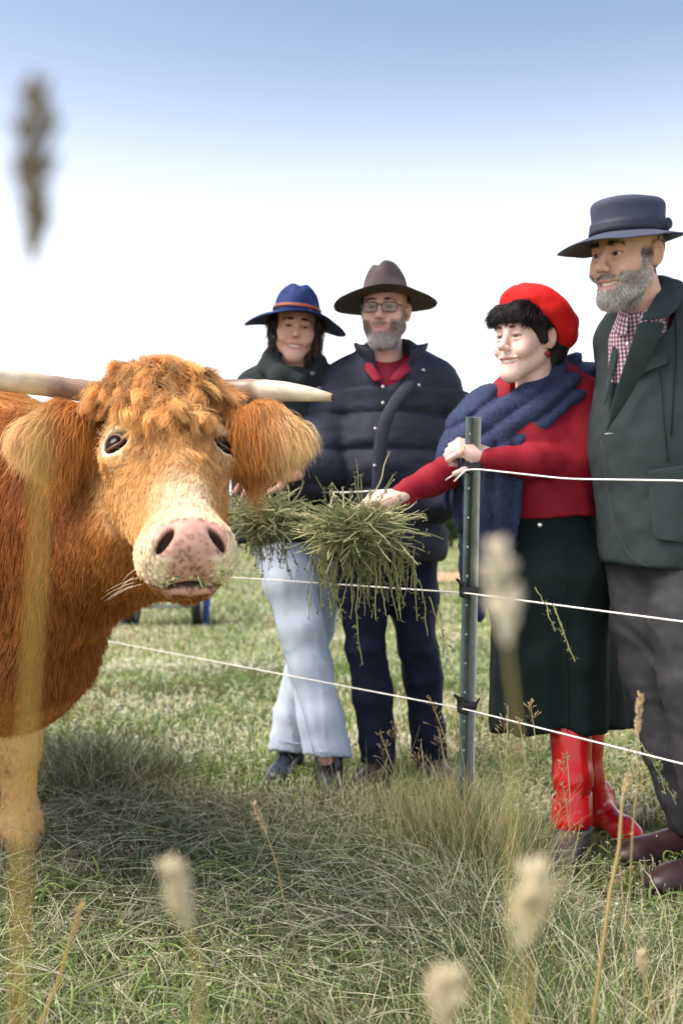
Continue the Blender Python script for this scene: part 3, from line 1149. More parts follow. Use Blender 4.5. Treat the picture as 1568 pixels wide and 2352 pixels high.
class Head:
    def __init__(self, T, yaw, pitch, roll, sc, skin, lips=(.50, .17, .14), smile=0, open_=0, eyes=1.0, fat=1.0, mw=1.0, iris=(.05, .03, .02), nose=1.0, jaw=1.0, neck=(0, .050, -.24), nr=.062):
        self.T, self.R, self.sc = np.asarray(T, float), rotm(yaw, pitch, roll), sc
        self.skin, self.lips = np.array(skin), np.array(lips)
        self.mw = mw
        S = SDF().frame(self.T, self.R)
        self.S = S
        e = lambda c, r, R=None, k=.012, sub=False: S.ell(np.array(c) * sc, np.array(np.broadcast_to(r, 3)) * sc, R, k * sc, sub)
        co = lambda a, b, ra, rb, k=.012, sub=False, squash=None: S.cone(np.array(a) * sc, np.array(b) * sc, ra * sc, rb * sc, k * sc, sub, squash)
        # neck first so that the jaw stays crisp
        co((0, .028, -.05), neck, .052, nr, .02)
        e((0, .018, .035), (.074, .094, .088))
        e((0, -.040, .038), (.062, .048, .060), k=.03)
        e((0, -.030, -.026), (.060 * fat, .054, .066), k=.03)
        e((0, -.074, -.105), (.023 * jaw, .017, .018), k=.03)
        e((0, -.076, -.068), (.030, .017, .028), k=.02)
        for s in (-1, 1):
            co((s * .051 * fat, .002, -.052), (s * .014 * jaw, -.070, -.106), .019 * fat, .018, .03)
            e((s * .044, -.052, -.018), (.023, .025, .021), k=.025)
            e((s * (.038 + .002 * smile), -.066 - .002 * smile, -.045 + .006 * smile), (.020 + .003 * smile, .018 + .003 * smile, .020), k=.02)
        co((-.034, -.076, .026), (.034, -.076, .026), .014, .014, .016)
        # sockets, then lids
        for s in (-1, 1):
            e((s * .031, -.096, .002), (.019, .015, .012), k=.014, sub=True)
        # nose
        co((0, -.086, .014), (0, -.108 * (1 + .02 * nose), -.026), .0075, .0098 * nose, .012)
        e((0, -.110, -.029), (.0112 * nose, .012, .0100), k=.010)
        for s in (-1, 1):
            e((s * .0118 * nose, -.100, -.034), (.0070 * nose, .010, .0075), k=.006)
            e((s * .006 * nose, -.106, -.0425), (.0038, .006, .003), k=.003, sub=True)
            # lids
            e((s * .031, -.0755, .0100 + .003 * eyes), (.0165, .0135, .0085), k=.006)
            e((s * .031, -.0755, -.0065), (.0160, .0130, .0075), k=.006)
            # fold from nose to mouth
            co((s * .019, -.099, -.036), (s * (.031 + .004 * smile) * mw ** .5, -.086, -.064), .0022, .0018, .007, True)
            # ear
            Re = rotm(yaw=s * -18, roll=s * 6)
            e((s * .077, .016, -.002), (.0095, .021, .032), Re, .006)
            e((s * .086, .013, .002), (.006, .012, .019), Re, .004, True)
        # mouth
        if open_ > 0:
            for s in (-1, 1):
                co((s * .022 * mw, -.087, -.066 + .003 * smile), (s * .010 * mw, -.094, -.069), .0045, .0045, .006)
            for xx in np.linspace(-1, 1, 9):
                zz = -.069 - .004 * smile * (1 - xx * xx) + .004 * smile * xx * xx
                e((xx * .0225 * mw, -.099 + .014 * mw * xx * xx, zz), (.0065 * mw, .013, .0062 * open_ * (1 - .55 * xx * xx) + .001), k=.002, sub=True)
            co((-.014, -.089, -.081 - .003 * smile), (.014, -.089, -.081 - .003 * smile), .0055, .0055, .008)
            co((-.014, -.093, -.059), (.014, -.093, -.059), .0045, .0045, .007)
        else:
            co((-.016, -.090, -.061), (.016, -.090, -.061), .0055, .0055, .007)
            co((-.014, -.088, -.075), (.014, -.088, -.075), .0062, .0062, .007)
            e((0, -.100, -.068), (.026, .012, .0016), k=.003, sub=True)

    def W(self, p):
        return (np.asarray(p, float) * self.sc) @ self.R.T + self.T

    def L(self, V):
        return (V - self.T) @ self.R / self.sc

    def mesh(self, h=.0030):
        V, F = self.S.mesh(h)
        V = relax(V, F, 1, .4)
        L = self.L(V)
        x, y, z = L.T
        C = np.tile(self.skin, (len(V), 1))
        C *= 1 + .10 * fbm(L, 30, 3)[:, None] * np.array([.4, 1, 1])
        red = np.zeros(len(V))
        for s in (-1, 1):
            red += .5 * sstep(1, .2, np.linalg.norm((L - [s * .042, -.07, -.035]) / [.024, .03, .022], axis=1))
            red += .7 * sstep(1, .5, np.linalg.norm((L - [s * .080, .015, -.002]) / [.014, .026, .036], axis=1))
        red += .7 * sstep(1, .3, np.linalg.norm((L - [0, -.108, -.03]) / [.018, .02, .018], axis=1))
        C = C * (1 - red[:, None] * np.array([.02, .20, .20]))
        for s in (-1, 1):
            ln = np.linalg.norm((L - [s * .031, -.084, .0032]) / [.0185, .016, .0062], axis=1)
            C = C * (1 - .62 * sstep(1.15, .75, ln)[:, None] * np.array([.85, 1, 1]))
            bag = np.linalg.norm((L - [s * .031, -.086, -.012]) / [.018, .016, .006], axis=1)
            C = C * (1 - .16 * sstep(1.1, .6, bag)[:, None] * np.array([.7, 1, .9]))
        lp = np.linalg.norm((L - [0, -.093, -.070]) / [.030 * self.mw, .018, .0140], axis=1)
        C = C + (self.lips - C) * (sstep(1.05, .8, lp) * (y < -.078))[:, None] * .9
        self.V, self.F, self.C = V, F, C
        return V, F, C

    def stubble(self, mask, col, amt=.6):
        m = np.clip(mask(self.L(self.V)), 0, 1)[:, None] * amt
        self.C[:] = self.C * (1 - m) + np.array(col) * m

    def eyes_to(self, parent, iris=(.05, .03, .02), look=(0, 0)):
        for s in (-1, 1):
            b = MB()
            b.ball((0, 0, 0), 1, 24, 18, rotm(pitch=90))
            V, F = b.data()
            d = unit(np.array([look[0], -1, look[1]]))
            a = V @ d
            c = np.tile(np.array([.50, .45, .42]), (len(V), 1))
            c[a > .80] = iris
            c[a > .95] = (.004, .004, .004)
            np_mesh('eye', self.W(V * .0128 + [s * .031, -.0745, .0025]), F, EYE, parent, True, c)

    def brows_to(self, parent, col, n=130, thick=1.0):
        pts = []
        for s in (-1, 1):
            for _ in range(n):
                t = RNG.random()
                o = np.array([s * (.012 + .036 * t), -.0955 + .020 * t * t, .0275 + .004 * math.sin(t * 2.6) - .004 * t + RNG.normal(0, .0018 * thick)])
                d = np.array([s * .9, -.35, .12 - .45 * t]) + RNG.normal(0, .2, 3)
                q = o + unit(d) * np.linspace(0, .009, 4)[:, None]
                pts.append(self.W(q))
        cc = np.array(col) * (1 + RNG.normal(0, .2, (len(pts), 1)))
        return strands('eyebrows', np.array(pts), np.array([.0006, .0006, .0005, .0002]) * thick, HAIRM, parent, np.clip(cc, .003, 1))

    def teeth_to(self, parent, smile=0):
        xs = np.linspace(-1, 1, 17)
        pts_t, pts_b = [], []
        for xx in xs:
            zz = -.069 - .004 * smile * (1 - xx * xx) + .004 * smile * xx * xx
            yy = -.0875 + .014 * self.mw * xx * xx - .001 * (np.cos(xx * 25) > 0)
            pts_t.append((xx * .021 * self.mw, yy, zz + .006))
            pts_b.append((xx * .021 * self.mw, yy, zz - .0032))
        b = MB()
        b.grid(self.W(np.array(pts_t + pts_b)), 17, 2)
        o = b.build('teeth', TEETH, parent)
        solidify(o, .003)

    def hair_on(self, name, parent, mask, n, length, flow, col, colvar=.3, k=7, lift=.35, wave=.12, jit=.25, bend=(0, 0, -1), bamt=.5, r=.0006, nclump=0, V=None, F=None):
        V = self.V if V is None else V
        F = self.F if F is None else F
        L = self.L(V)
        w = mask(L)
        p, nn = scatter(V, F, n, w + 1e-12)
        l = self.L(p)
        fl = flow(l) @ self.R.T
        fl = fl - (fl * nn).sum(1)[:, None] * nn
        Ln = length(l) * (.7 + .6 * RNG.random(n))
        s = grow(p, nn, unit(unit(fl) + nn * lift), Ln, k, np.array(bend, float), bamt, wave, .8, jit=jit)
        if nclump:
            s, _ = clump(s, nclump, .45, fly=.003)
        c = col(l) if callable(col) else np.tile(np.array(col), (n, 1))
        c = c * (1 + colvar * RNG.normal(0, 1, (n, 1)).clip(-1.5, 2))
        tp = r * np.clip(1.02 - np.linspace(0, 1, k) ** 2, .15, 1)
        return tag(strands(name, s, tp, HAIRM, parent, np.clip(c, .002, .95)), kind='stuff')


def hand(wrist, fwd, back, side=1, curl=((10, 15, 10),) * 4, spread=4, sc=1.0, thumb=((.35, .55, -.5), (.8, .25, -.35)), h=.0032, skin=(.62, .37, .29), arm=None):
    """fwd: along the fingers; back: out of the back of the hand; side=+1 thumb towards fwd x back"""
    X = unit(fwd)
    Z = unit(np.asarray(back, float) - X * (np.asarray(back, float) @ X))
    Y = np.cross(Z, X) * side
    R = np.stack([X, Y, Z], 1)
    S = SDF().frame(wrist, R)
    m = lambda *a: np.array(a) * sc
    if arm is not None:
        S.frame()
        S.cone(arm, wrist, .028 * sc, .026 * sc, .01, squash=(Z, .8))
        S.frame(wrist, R)
    S.cone(m(-.01, 0, 0), m(.03, .004, 0), .026 * sc, .030 * sc, k=.012, squash=((0, 0, 1), .62))
    for y in (-.024, -.008, .009, .025):
        S.cone(m(.02, y * .7, 0), m(.083 - abs(y - .004) * .25, y, .002), .015 * sc, .0125 * sc, k=.012)
    S.cone(m(.012, .018, -.006), m(.05, .030, -.010), .016 * sc, .015 * sc, k=.012)
    lens = ((.040, .024, .020), (.044, .028, .022), (.041, .026, .021), (.032, .020, .018))
    for i, y in enumerate((.026, .009, -.009, -.025)):
        p = m(.085 - abs(y - .004) * .25, y, .002)
        ang = 0
        yaw = math.radians(spread * (1.5 - i))
        r = (.0098, .0098, .0094, .0084)[i] * sc
        for j in range(3):
            ang += math.radians(curl[i][j])
            d = np.array([math.cos(ang) * math.cos(yaw), math.sin(yaw) * math.cos(ang), -math.sin(ang)])
            q = p + d * lens[i][j] * sc
            r2 = r * (.93, .9, .82)[j]
            S.cone(p, q, r, r2, k=.003)
            S.ell(p, (r * 1.06,) * 3, k=.003)
            p, r = q, r2
    p = m(.030, .030, -.010)
    r = .0125 * sc
    for j, d in enumerate(thumb):
        q = p + unit(np.array(d)) * (.040, .032)[j] * sc
        S.cone(p, q, r, r * .85, k=.005)
        p, r = q, r * .85
    V, F = S.mesh(h)
    V = relax(V, F, 1, .3)
    C = np.tile(np.array(skin), (len(V), 1)) * (1 + .06 * fbm(V, 60, 4)[:, None])
    L = (V - wrist) @ R / sc
    tipm = sstep(.10, .15, L[:, 0])
    C = C * (1 - tipm[:, None] * np.array([0, .12, .12]))
    return V, F, C


def crease(q, axes, scales, seed=0, warp=.5):
    return np.abs(aniso(q, axes, scales, seed, warp)) ** .6 - .5


def surface_point(vs):
    """function: pixel -> nearest point of that surface along the view, lifted a little"""
    def on(px, py, lift=.002, tol=.006):
        q = P(px, py, 1.0) - V3(0, 0, CAM_H)
        u = q / q[1]
        rel = vs - V3(0, 0, CAM_H)
        pr = rel / rel[:, 1:2]
        m = np.hypot(pr[:, 0] - u[0], pr[:, 2] - u[2]) < tol
        dd = rel[m, 1].min() if m.any() else np.median(rel[:, 1])
        return V3(0, 0, CAM_H) + u * (dd - lift)
    return on


def seam(on, pts, name, mat_, parent, r=.0012, n=26, lift=.0008):
    pts = np.array(pts, float)
    t = np.linspace(0, 1, len(pts))
    q = np.array([on(np.interp(a, t, pts[:, 0]), np.interp(a, t, pts[:, 1]), lift) for a in np.linspace(0, 1, n)])
    for _ in range(4):
        q[1:-1] = (q[:-2] + 2 * q[1:-1] + q[2:]) / 4
    b = MB()
    b.tube(q, r, 6)
    return b.build(name, mat_, parent)


def boot(S, heel, yaw, sc=1.0, shaft=.16, shaft_lean=(0, 0), top_r=.055):
    """adds a boot to S; local -Y is the toe"""
    S.frame(heel, rotm(yaw))
    m = lambda *a: np.array(a) * sc
    S.ell(m(0, .0, .042), m(.034, .042, .046), k=.02)
    S.cone(m(0, -.02, .055), m(0, -.15, .036), .040 * sc, .036 * sc, k=.03)
    S.ell(m(.004, -.165, .030), m(.043, .065, .034), k=.03)
    S.cone(m(0, .0, .06), m(0, .005, .09), .046 * sc, .045 * sc, k=.03)
    S.cone(m(0, .005, .09), np.array([shaft_lean[0], shaft_lean[1] + .01, shaft]), .045 * sc, top_r * sc, k=.03)
    S.half((0, 0, .003), (0, 0, -1))
    S.frame()


def join_parts(parts):
    V, F, C, n = [], [], [], 0
    for v, f, c in parts:
        V.append(v)
        F.append(np.asarray(f) + n)
        C.append(c)
        n += len(v)
    return np.concatenate(V), np.concatenate(F), np.concatenate(C)


def strip(rows, mat_, name, parent, thick=.006, sub=1, col=None, dens=1):
    """rows: list of equally long point rows -> smooth sheet with thickness"""
    rows = np.asarray(rows, float)
    b = MB()
    b.grid(rows.reshape(-1, 3), rows.shape[1], rows.shape[0])
    o = b.build(name, mat_, parent)
    solidify(o, thick, 0)
    if sub:
        subsurf(o, sub)
    return o


def hat(T, R, sc, crown, brim_w, brim_z, crease, matc, parent, band=None, pinch=None, n=64, name='hat', edge=.0):
    """crown: [(z, rx, ry)], brim_w(th) width, brim_z(th, s) height; local -Y front"""
    th = np.linspace(0, 2 * np.pi, n, endpoint=False)
    rows = []
    z0, rx0, ry0 = crown[0]
    zs = np.array([c[0] for c in crown])
    ss = np.linspace(1, 0, 12)
    for s in ss:                                             # brim from the rim inwards
        w = brim_w(th) * s
        rows.append(np.stack([(rx0 + w) * np.sin(th), -(ry0 + w) * np.cos(th), z0 + brim_z(th, s) + s * s * (.0035 * np.sin(3 * th + 1.1) + .0025 * np.sin(5 * th + .4))], -1))
    zz = np.linspace(zs[0], zs[-1], 16)[1:]
    for z in zz:
        rx = np.interp(z, zs, [c[1] for c in crown])
        ry = np.interp(z, zs, [c[2] for c in crown])
        rows.append(np.stack([rx * np.sin(th), -ry * np.cos(th), np.full(n, z)], -1))
    lx, ly = crown[-1][1], crown[-1][2]
    for s in (.93, .8, .62, .42, .2, .02):
        dz = (1 - s ** 4) * .012
        rows.append(np.stack([lx * s * np.sin(th), -ly * s * np.cos(th), np.full(n, zs[-1] + dz)], -1))
    A = np.array(rows)
    topm = sstep(zs[-1] - .045, zs[-1], A[..., 2])
    A[..., 2] -= topm * crease(A[..., 0], A[..., 1])
    if pinch:
        for (px, py, rad, amt) in pinch:
            d = np.sqrt((A[..., 0] - px) ** 2 + (A[..., 1] - py) ** 2)
            hm = sstep(zs[0] + .03, zs[0] + .07, A[..., 2])
            g = np.exp(-(d / rad) ** 2) * amt * hm
            A[..., 0] -= g * np.sign(px)
            A[..., 1] += g * .5
    A = A * sc
    A += .0012 * fbm(A, 25, 5)[..., None]
    W = A.reshape(-1, 3) @ R.T + T
    b = MB()
    b.grid(W, n, len(rows), True)
    o = b.build(name, matc, parent)
    solidify(o, .0045, 1)
    subsurf(o, 1)
    if band:
        (za, zb, off, bm, tilt) = band
        rws = []
        for i, z in enumerate(np.linspace(za, zb, 4)):
            rx = np.interp(z, zs, [c[1] for c in crown]) + off
            ry = np.interp(z, zs, [c[2] for c in crown]) + off
            q = np.stack([rx * np.sin(th), -ry * np.cos(th), z + tilt * np.cos(th)], -1) * sc
            rws.append(q)
        b = MB()
        b.grid(np.array(rws).reshape(-1, 3) @ R.T + T, n, 4, True)
        bo = b.build('hat_band', bm, o)
        solidify(bo, .002, 1)
    return o
# ================================================================= man in the quilted jacket
def man_puffer():
    d = 3.70
    p = empty('person', (float(P(915, 1780, d)[0]), d, 0), 'bearded person in glasses, brown wide-brimmed hat and navy quilted jacket', 'person')
    skin = (.70, .41, .32)
    H = Head(P(884, 716, 3.66), -13, 3, 2, 1.07, skin, lips=(.52, .22, .19), smile=.5, eyes=.2, jaw=1.2, fat=1.05)
    # beard, moustache
    def bm(L):
        x, y, z = L.T
        jaw = sstep(-.035, -.062, z + .25 * np.maximum(0, .055 - np.abs(x)) * 0) * sstep(.03, .012, y)
        side = sstep(.044, .056, np.abs(x)) * sstep(.012, -.01, z) * sstep(.012, -.004, y) * sstep(-.075, -.05, y)
        low = sstep(-.072, -.088, z) * (y < .0)
        mous = sstep(1.1, .8, np.linalg.norm((L - [0, -.098, -.052]) / [.034, .022, .009], axis=1))
        mouth = np.linalg.norm((L - [0, -.093, -.069]) / [.029, .02, .010], axis=1) > 1
        cheek = sstep(.030, .042, np.abs(x) + .55 * np.maximum(0, -z - .05)) * sstep(-.03, -.05, z) * (y < .012)
        return (np.maximum.reduce([side, low, mous, cheek]) * mouth * (z > -.128) * (np.abs(L[:, 2]) < .13) * (y < .015)).astype(float)

    def bc(l):
        x, z = l[:, 0], l[:, 2]
        g = sstep(-.07, -.105, z) * .75 + .3 * (vnoise(l, 60, 3) * .5 + .5) + .25 * sstep(.045, .06, np.abs(x))
        dk = np.array([.20, .135, .105])
        return dk + (np.array([.55, .52, .50]) - dk) * np.clip(g, 0, 1)[:, None]
    H.mesh(.0032)
    H.stubble(bm, (.22, .15, .12), .55)
    parts = [(H.V, H.F, H.C)]
    # hand pointing to the left
    wr = P(672, 1088, 3.28)
    parts.append(hand(wr, (-.95, -.25, .12), (0, -.45, 1), 1, ((8, 12, 8), (14, 18, 10), (20, 22, 12), (26, 26, 14)), sc=1.02, skin=(.66, .36, .29), arm=P(692, 1090, 3.33)))
    # trunk under the clothes
    S = SDF()
    S.cone(P(900, 930, 3.74), P(890, 1230, 3.72), .12, .14, k=.05, squash=((0, 1, 0), .6))
    S.cone(P(800, 885, 3.75), P(1000, 890, 3.75), .05, .05, k=.03)
    S.chain([P(785, 880, 3.74), P(738, 1080, 3.6), P(672, 1088, 3.28)], [.040, .034, .022], k=.02)
    S.chain([P(1030, 890, 3.74), P(1050, 1050, 3.74), P(1010, 1170, 3.62)], [.045, .04, .03], k=.02)
    for hip, kn, an in ((P(842, 1260, 3.7), P(842, 1500, 3.68), P(866, 1760, 3.68)), (P(945, 1260, 3.74), P(958, 1500, 3.72), P(988, 1770, 3.76))):
        S.chain([hip, kn, an], [.07, .045, .03], k=.03)
    v, f = S.mesh(.012)
    parts.append((v, f, np.tile(np.array(skin), (len(v), 1))))
    np_mesh('body', *join_parts(parts)[:2], SKIN, p, True, join_parts(parts)[2])
    H.eyes_to(p, (.04, .05, .05))
    H.brows_to(p, (.05, .03, .02))
    H.hair_on('beard', p, bm, 10000, lambda l: .0045 + .009 * sstep(-.07, -.11, l[:, 2]), lambda l: np.stack([l[:, 0] * 3, -.2 + 0 * l[:, 0], -1 + 0 * l[:, 0]], -1), bc, .35, 5, .4, r=.00065)
    H.hair_on('hair', p, lambda L: ((L[:, 2] > -.03) & (L[:, 1] > .0) & (np.abs(L[:, 0]) < .0745)).astype(float) * sstep(-.03, .0, L[:, 2]), 2500, lambda l: .012 + 0 * l[:, 0], lambda l: np.tile([0, .3, -1.0], (len(l), 1)), (.16, .13, .12), .4, 4, .2, r=.0007)
    # glasses
    gl = mat('spectacle frame', (.012, .010, .010), .3, spec=.5)
    lensm = mat('spectacle lens', (.12, .09, .06), .05, spec=.8)
    _nt = lensm.node_tree
    _b = [n for n in _nt.nodes if n.type == 'BSDF_PRINCIPLED'][0]
    _b.inputs['Alpha'].default_value = .35
    g = MB()
    for s in (-1, 1):
        th = np.linspace(0, 2 * np.pi, 41)
        sq = lambda a: np.sign(a) * np.abs(a) ** .55
        ring = np.stack([s * .033 + .0255 * sq(np.cos(th)), -.106 + .010 * np.abs(s * .033 + .0255 * sq(np.cos(th))) / .06, .000 + .0165 * sq(np.sin(th))], -1)
        g.tube(H.W(ring), .0019, 6, False)
        tp = np.array([[s * .060, -.096, .009], [s * .074, -.06, .010], [s * .079, .01, .012]])
        g.tube(H.W(tp), .0019, 6)
    g.tube(H.W([[-.010, -.107, .006], [0, -.110, .009], [.010, -.107, .006]]), .0018, 6)
    go = g.build('glasses', gl, p)
    for s in (-1, 1):
        lb = MB()
        th = np.linspace(0, 2 * np.pi, 32, endpoint=False)
        sq = lambda a: np.sign(a) * np.abs(a) ** .55
        ring = np.stack([s * .033 + .0245 * sq(np.cos(th)), -.106 + .010 * np.abs(s * .033 + .0245 * sq(np.cos(th))) / .06, .0155 * sq(np.sin(th))], -1)
        c = ring.mean(0)
        V = np.concatenate([H.W(ring), H.W(c[None])])
        F = np.array([[i, (i + 1) % 32, 32] for i in range(32)])
        lb.add(V, F)
        lb.build('lens', lensm, go, False)
    # hat
    felt = mat('brown felt', (.070, .050, .050), .85, sheen=.25, var=.12, vscale=30, bump=.15, bscale=300)
    bandm = mat('leather band', (.20, .135, .125), .55, bump=.1)
    hat(H.W((0, 0, 0)) + H.R @ V3(0, .004, .042), rotm(-10, -2, -2), 1.0,
        [(0, .087, .104), (.035, .082, .099), (.075, .073, .090), (.105, .060, .080), (.125, .045, .070)],
        lambda th: .103 + .010 * np.cos(th), lambda th, s: -.020 * s ** 2 * np.sin(th) ** 2 - .006 * s,
        lambda x, y: .013 * np.exp(-((x + .016) / .016) ** 2) * (1 + .3 * (y < 0)), felt, p, (.014, .033, .0062, bandm, 0),
        [(.06, -.07, .035, .012), (-.06, -.07, .035, .012)])
    # polo shirt
    polo = mat('burgundy pique', (.24, .012, .03), .8, bump=.3, bscale=900, var=.1, vscale=40)
    S = SDF()
    S.cone(P(893, 850, 3.70), P(890, 1000, 3.66), .125, .155, k=.03, squash=((0, 1, 0), .62))
    S.cone(P(830, 868, 3.72), P(965, 868, 3.72), .045, .045, k=.05)
    S.cone(P(893, 790, 3.68), P(893, 870, 3.70), .064, .07, k=.03)
    S.half(P(893, 818, 3.7), (0, -.55, .84))
    v, f = S.mesh(.005)
    sh = np_mesh('polo_shirt', v, f, polo, p)
    for s in (-1, 1):
        a0, a1 = P(885 + s * 6, 872, 3.565), P(893 + s * 52, 812, 3.66)
        b0, b1 = P(885 + s * 27, 878, 3.56), P(893 + s * 62, 846, 3.635)
        t = np.linspace(0, 1, 6)[:, None]
        top = a0 * (1 - t) + a1 * t + V3(0, -.012, 0) * np.sin(t * 3.14)
        bot = b0 * (1 - t) + b1 * t + V3(0, -.018, 0) * np.sin(t * 3.14)
        strip([top, (top + bot) / 2 + V3(0, -.006, 0), bot], polo, 'shirt_collar', sh, .005)
    wb = mat('shirt button', (.75, .72, .68), .3)
    for yy in (888, 925):
        b = MB()
        b.ball(P(879, yy, 3.552), (.0055, .003, .0055), 10, 6)
        b.build('shirt_button', wb, sh)
    # quilted jacket
    jm = mat('navy quilt', (.024, .027, .044), .72, sheen=.15, var=.18, vscale=14, bump=.22, bscale=700)
    S = SDF()
    S.cone(P(902, 905, 3.72), P(890, 1080, 3.70), .195, .205, k=.08, squash=((0, 1, 0), .66))
    S.cone(P(890, 1080, 3.70), P(892, 1272, 3.70), .205, .198, k=.08, squash=((0, 1, 0), .68))
    S.cone(P(800, 872, 3.74), P(1000, 880, 3.74), .078, .078, k=.08)
    S.cone(P(893, 830, 3.72), P(893, 880, 3.72), .10, .13, k=.05)
    S.half(P(893, 1284, 3.7), (0, 0, -1), k=.02)
    # sleeves
    S.chain([P(785, 890, 3.74), P(738, 1000, 3.68), P(732, 1085, 3.56)], [.082, .080, .070], k=.03)
    S.chain([P(732, 1085, 3.56), P(700, 1095, 3.42), P(682, 1090, 3.33)], [.070, .060, .050], k=.03)
    S.chain([P(1012, 900, 3.74), P(1042, 985, 3.76), P(1035, 1080, 3.74), P(1008, 1160, 3.62)], [.080, .078, .070, .060], k=.03)
    # neck opening and V front
    S.cone(P(893, 760, 3.69), P(893, 850, 3.66), .076, .080, k=.01, sub=True)
    zt, zb = P(880, 840, 3.6), P(880, 940, 3.5)
    S.cone(P(892, 820, 3.58), P(880, 940, 3.49), .092, .006, k=.012, sub=True)
    S.cone(P(892, 830, 3.50), P(880, 938, 3.42), .090, .008, k=.012, sub=True)
    seams = [P(890, y, 3.55)[2] for y in (945, 1030, 1118, 1206, 1300)]

    def disp(q):
        z = q[:, 2]
        D = np.full(len(q), 9.0)
        for s in seams:
            D = np.minimum(D, np.abs(z - s + .008 * vnoise(q, 6, 3)))
        puff = -.017 * (1 - np.exp(-D / .018)) * (z < seams[0] + .09)
        w = aniso(q, np.eye(3), (13, 13, 30), 4, .6)
        w2 = aniso(q, np.eye(3), (26, 26, 12), 9, .5)
        return puff + .0035 * w + .0022 * w2 * (D < .05)
    v, f = S.mesh(.0072, disp)
    jk = np_mesh('quilted_jacket', v, f, jm, p)
    # stand-up collar
    pts = []
    for a in np.linspace(-150, 150, 17):
        r = math.radians(a)
        pts.append((math.sin(r), math.cos(r)))
    rows = []
    for (dz, rx, ry, yo) in ((-.035, .100, .085, 0), (.02, .104, .094, -.004), (.062, .122, .106, -.010), (.098, .140, .116, -.016)):
        c = P(897, 858, 3.70)
        rows.append([c + V3(x * rx, y * ry + yo, dz + (.016 if y > -.4 else -.01) + .012 * y) for x, y in pts])
    strip(rows, jm, 'jacket_collar', jk, .016)
    # placket with snaps
    fr = 3.462
    pl = [P(950, 872, 3.555), P(918, 912, 3.515), P(890, 948, 3.495), P(873, 1000, 3.478), P(868, 1090, 3.470), P(867, 1190, 3.470), P(866, 1278, 3.478)]
    rows = [[q + V3(-.024 if i > 1 else -.034, -.006, 0) for i, q in enumerate(pl)], [q + V3(0, -.012, 0) for q in pl], [q + V3(.024, -.005, 0) for q in pl]]
    plo = strip(rows, jm, 'placket', jk, .008)
    sm = mat('snap', (.45, .42, .45), .3, metal=.8)
    for px, py, dd in ((862, 985, 3.462), (860, 1070, 3.455), (860, 1160, 3.455), (972, 850, 3.57), (962, 885, 3.545)):
        b = MB()
        b.ball(P(px, py, dd), (.0065, .004, .0065), 12, 6)
        b.build('snap_button', sm, jk)
    # trousers
    tm = mat('navy trousers', (.006, .009, .030), .8, sheen=.08, var=.2, vscale=18, bump=.15, bscale=600)
    S = SDF()
    S.cone(P(840, 1270, 3.71), P(945, 1270, 3.73), .105, .105, k=.05, squash=((0, 1, 0), .9))
    S.chain([P(830, 1310, 3.70), P(833, 1368, 3.69), P(841, 1496, 3.67), P(856, 1590, 3.68), P(868, 1742, 3.70)], [.098, .092, .070, .071, .064], k=.03)
    S.chain([P(942, 1310, 3.74), P(949, 1372, 3.73), P(955, 1477, 3.71), P(970, 1552, 3.72), P(989, 1760, 3.78)], [.098, .090, .070, .066, .065], k=.03)
    S.half(P(868, 1752, 3.7), (0, 0, -1))

    def disp(q):
        kn = np.exp(-((q[:, 2] - P(840, 1500, 3.7)[2]) / .10) ** 2) + .8 * np.exp(-((q[:, 2] - .14) / .09) ** 2) + .3
        return .006 * kn * aniso(q, np.eye(3), (10, 10, 26), 14, .8) + .004 * aniso(q, np.eye(3), (22, 22, 5), 17, .5) + .006 * crease(q, [[1, 0, .2], [0, 1, 0], [-.2, 0, 1]], (13, 13, 3), 18)
    v, f = S.mesh(.0075, disp)
    np_mesh('trousers', v, f, tm, p)
    # boots
    bmm = mat('brown boot', (.045, .026, .022), .42, var=.3, vscale=30, spec=.4)
    for hp, yw in ((P(872, 1790, 3.72), -22), (P(990, 1790, 3.80), 12)):
        S = SDF()
        boot(S, (hp[0], hp[1], 0), yw, 1.12, .20)
        v, f = S.mesh(.006)
        np_mesh('boot', v, f, bmm, p)
    return p


man_puffer()
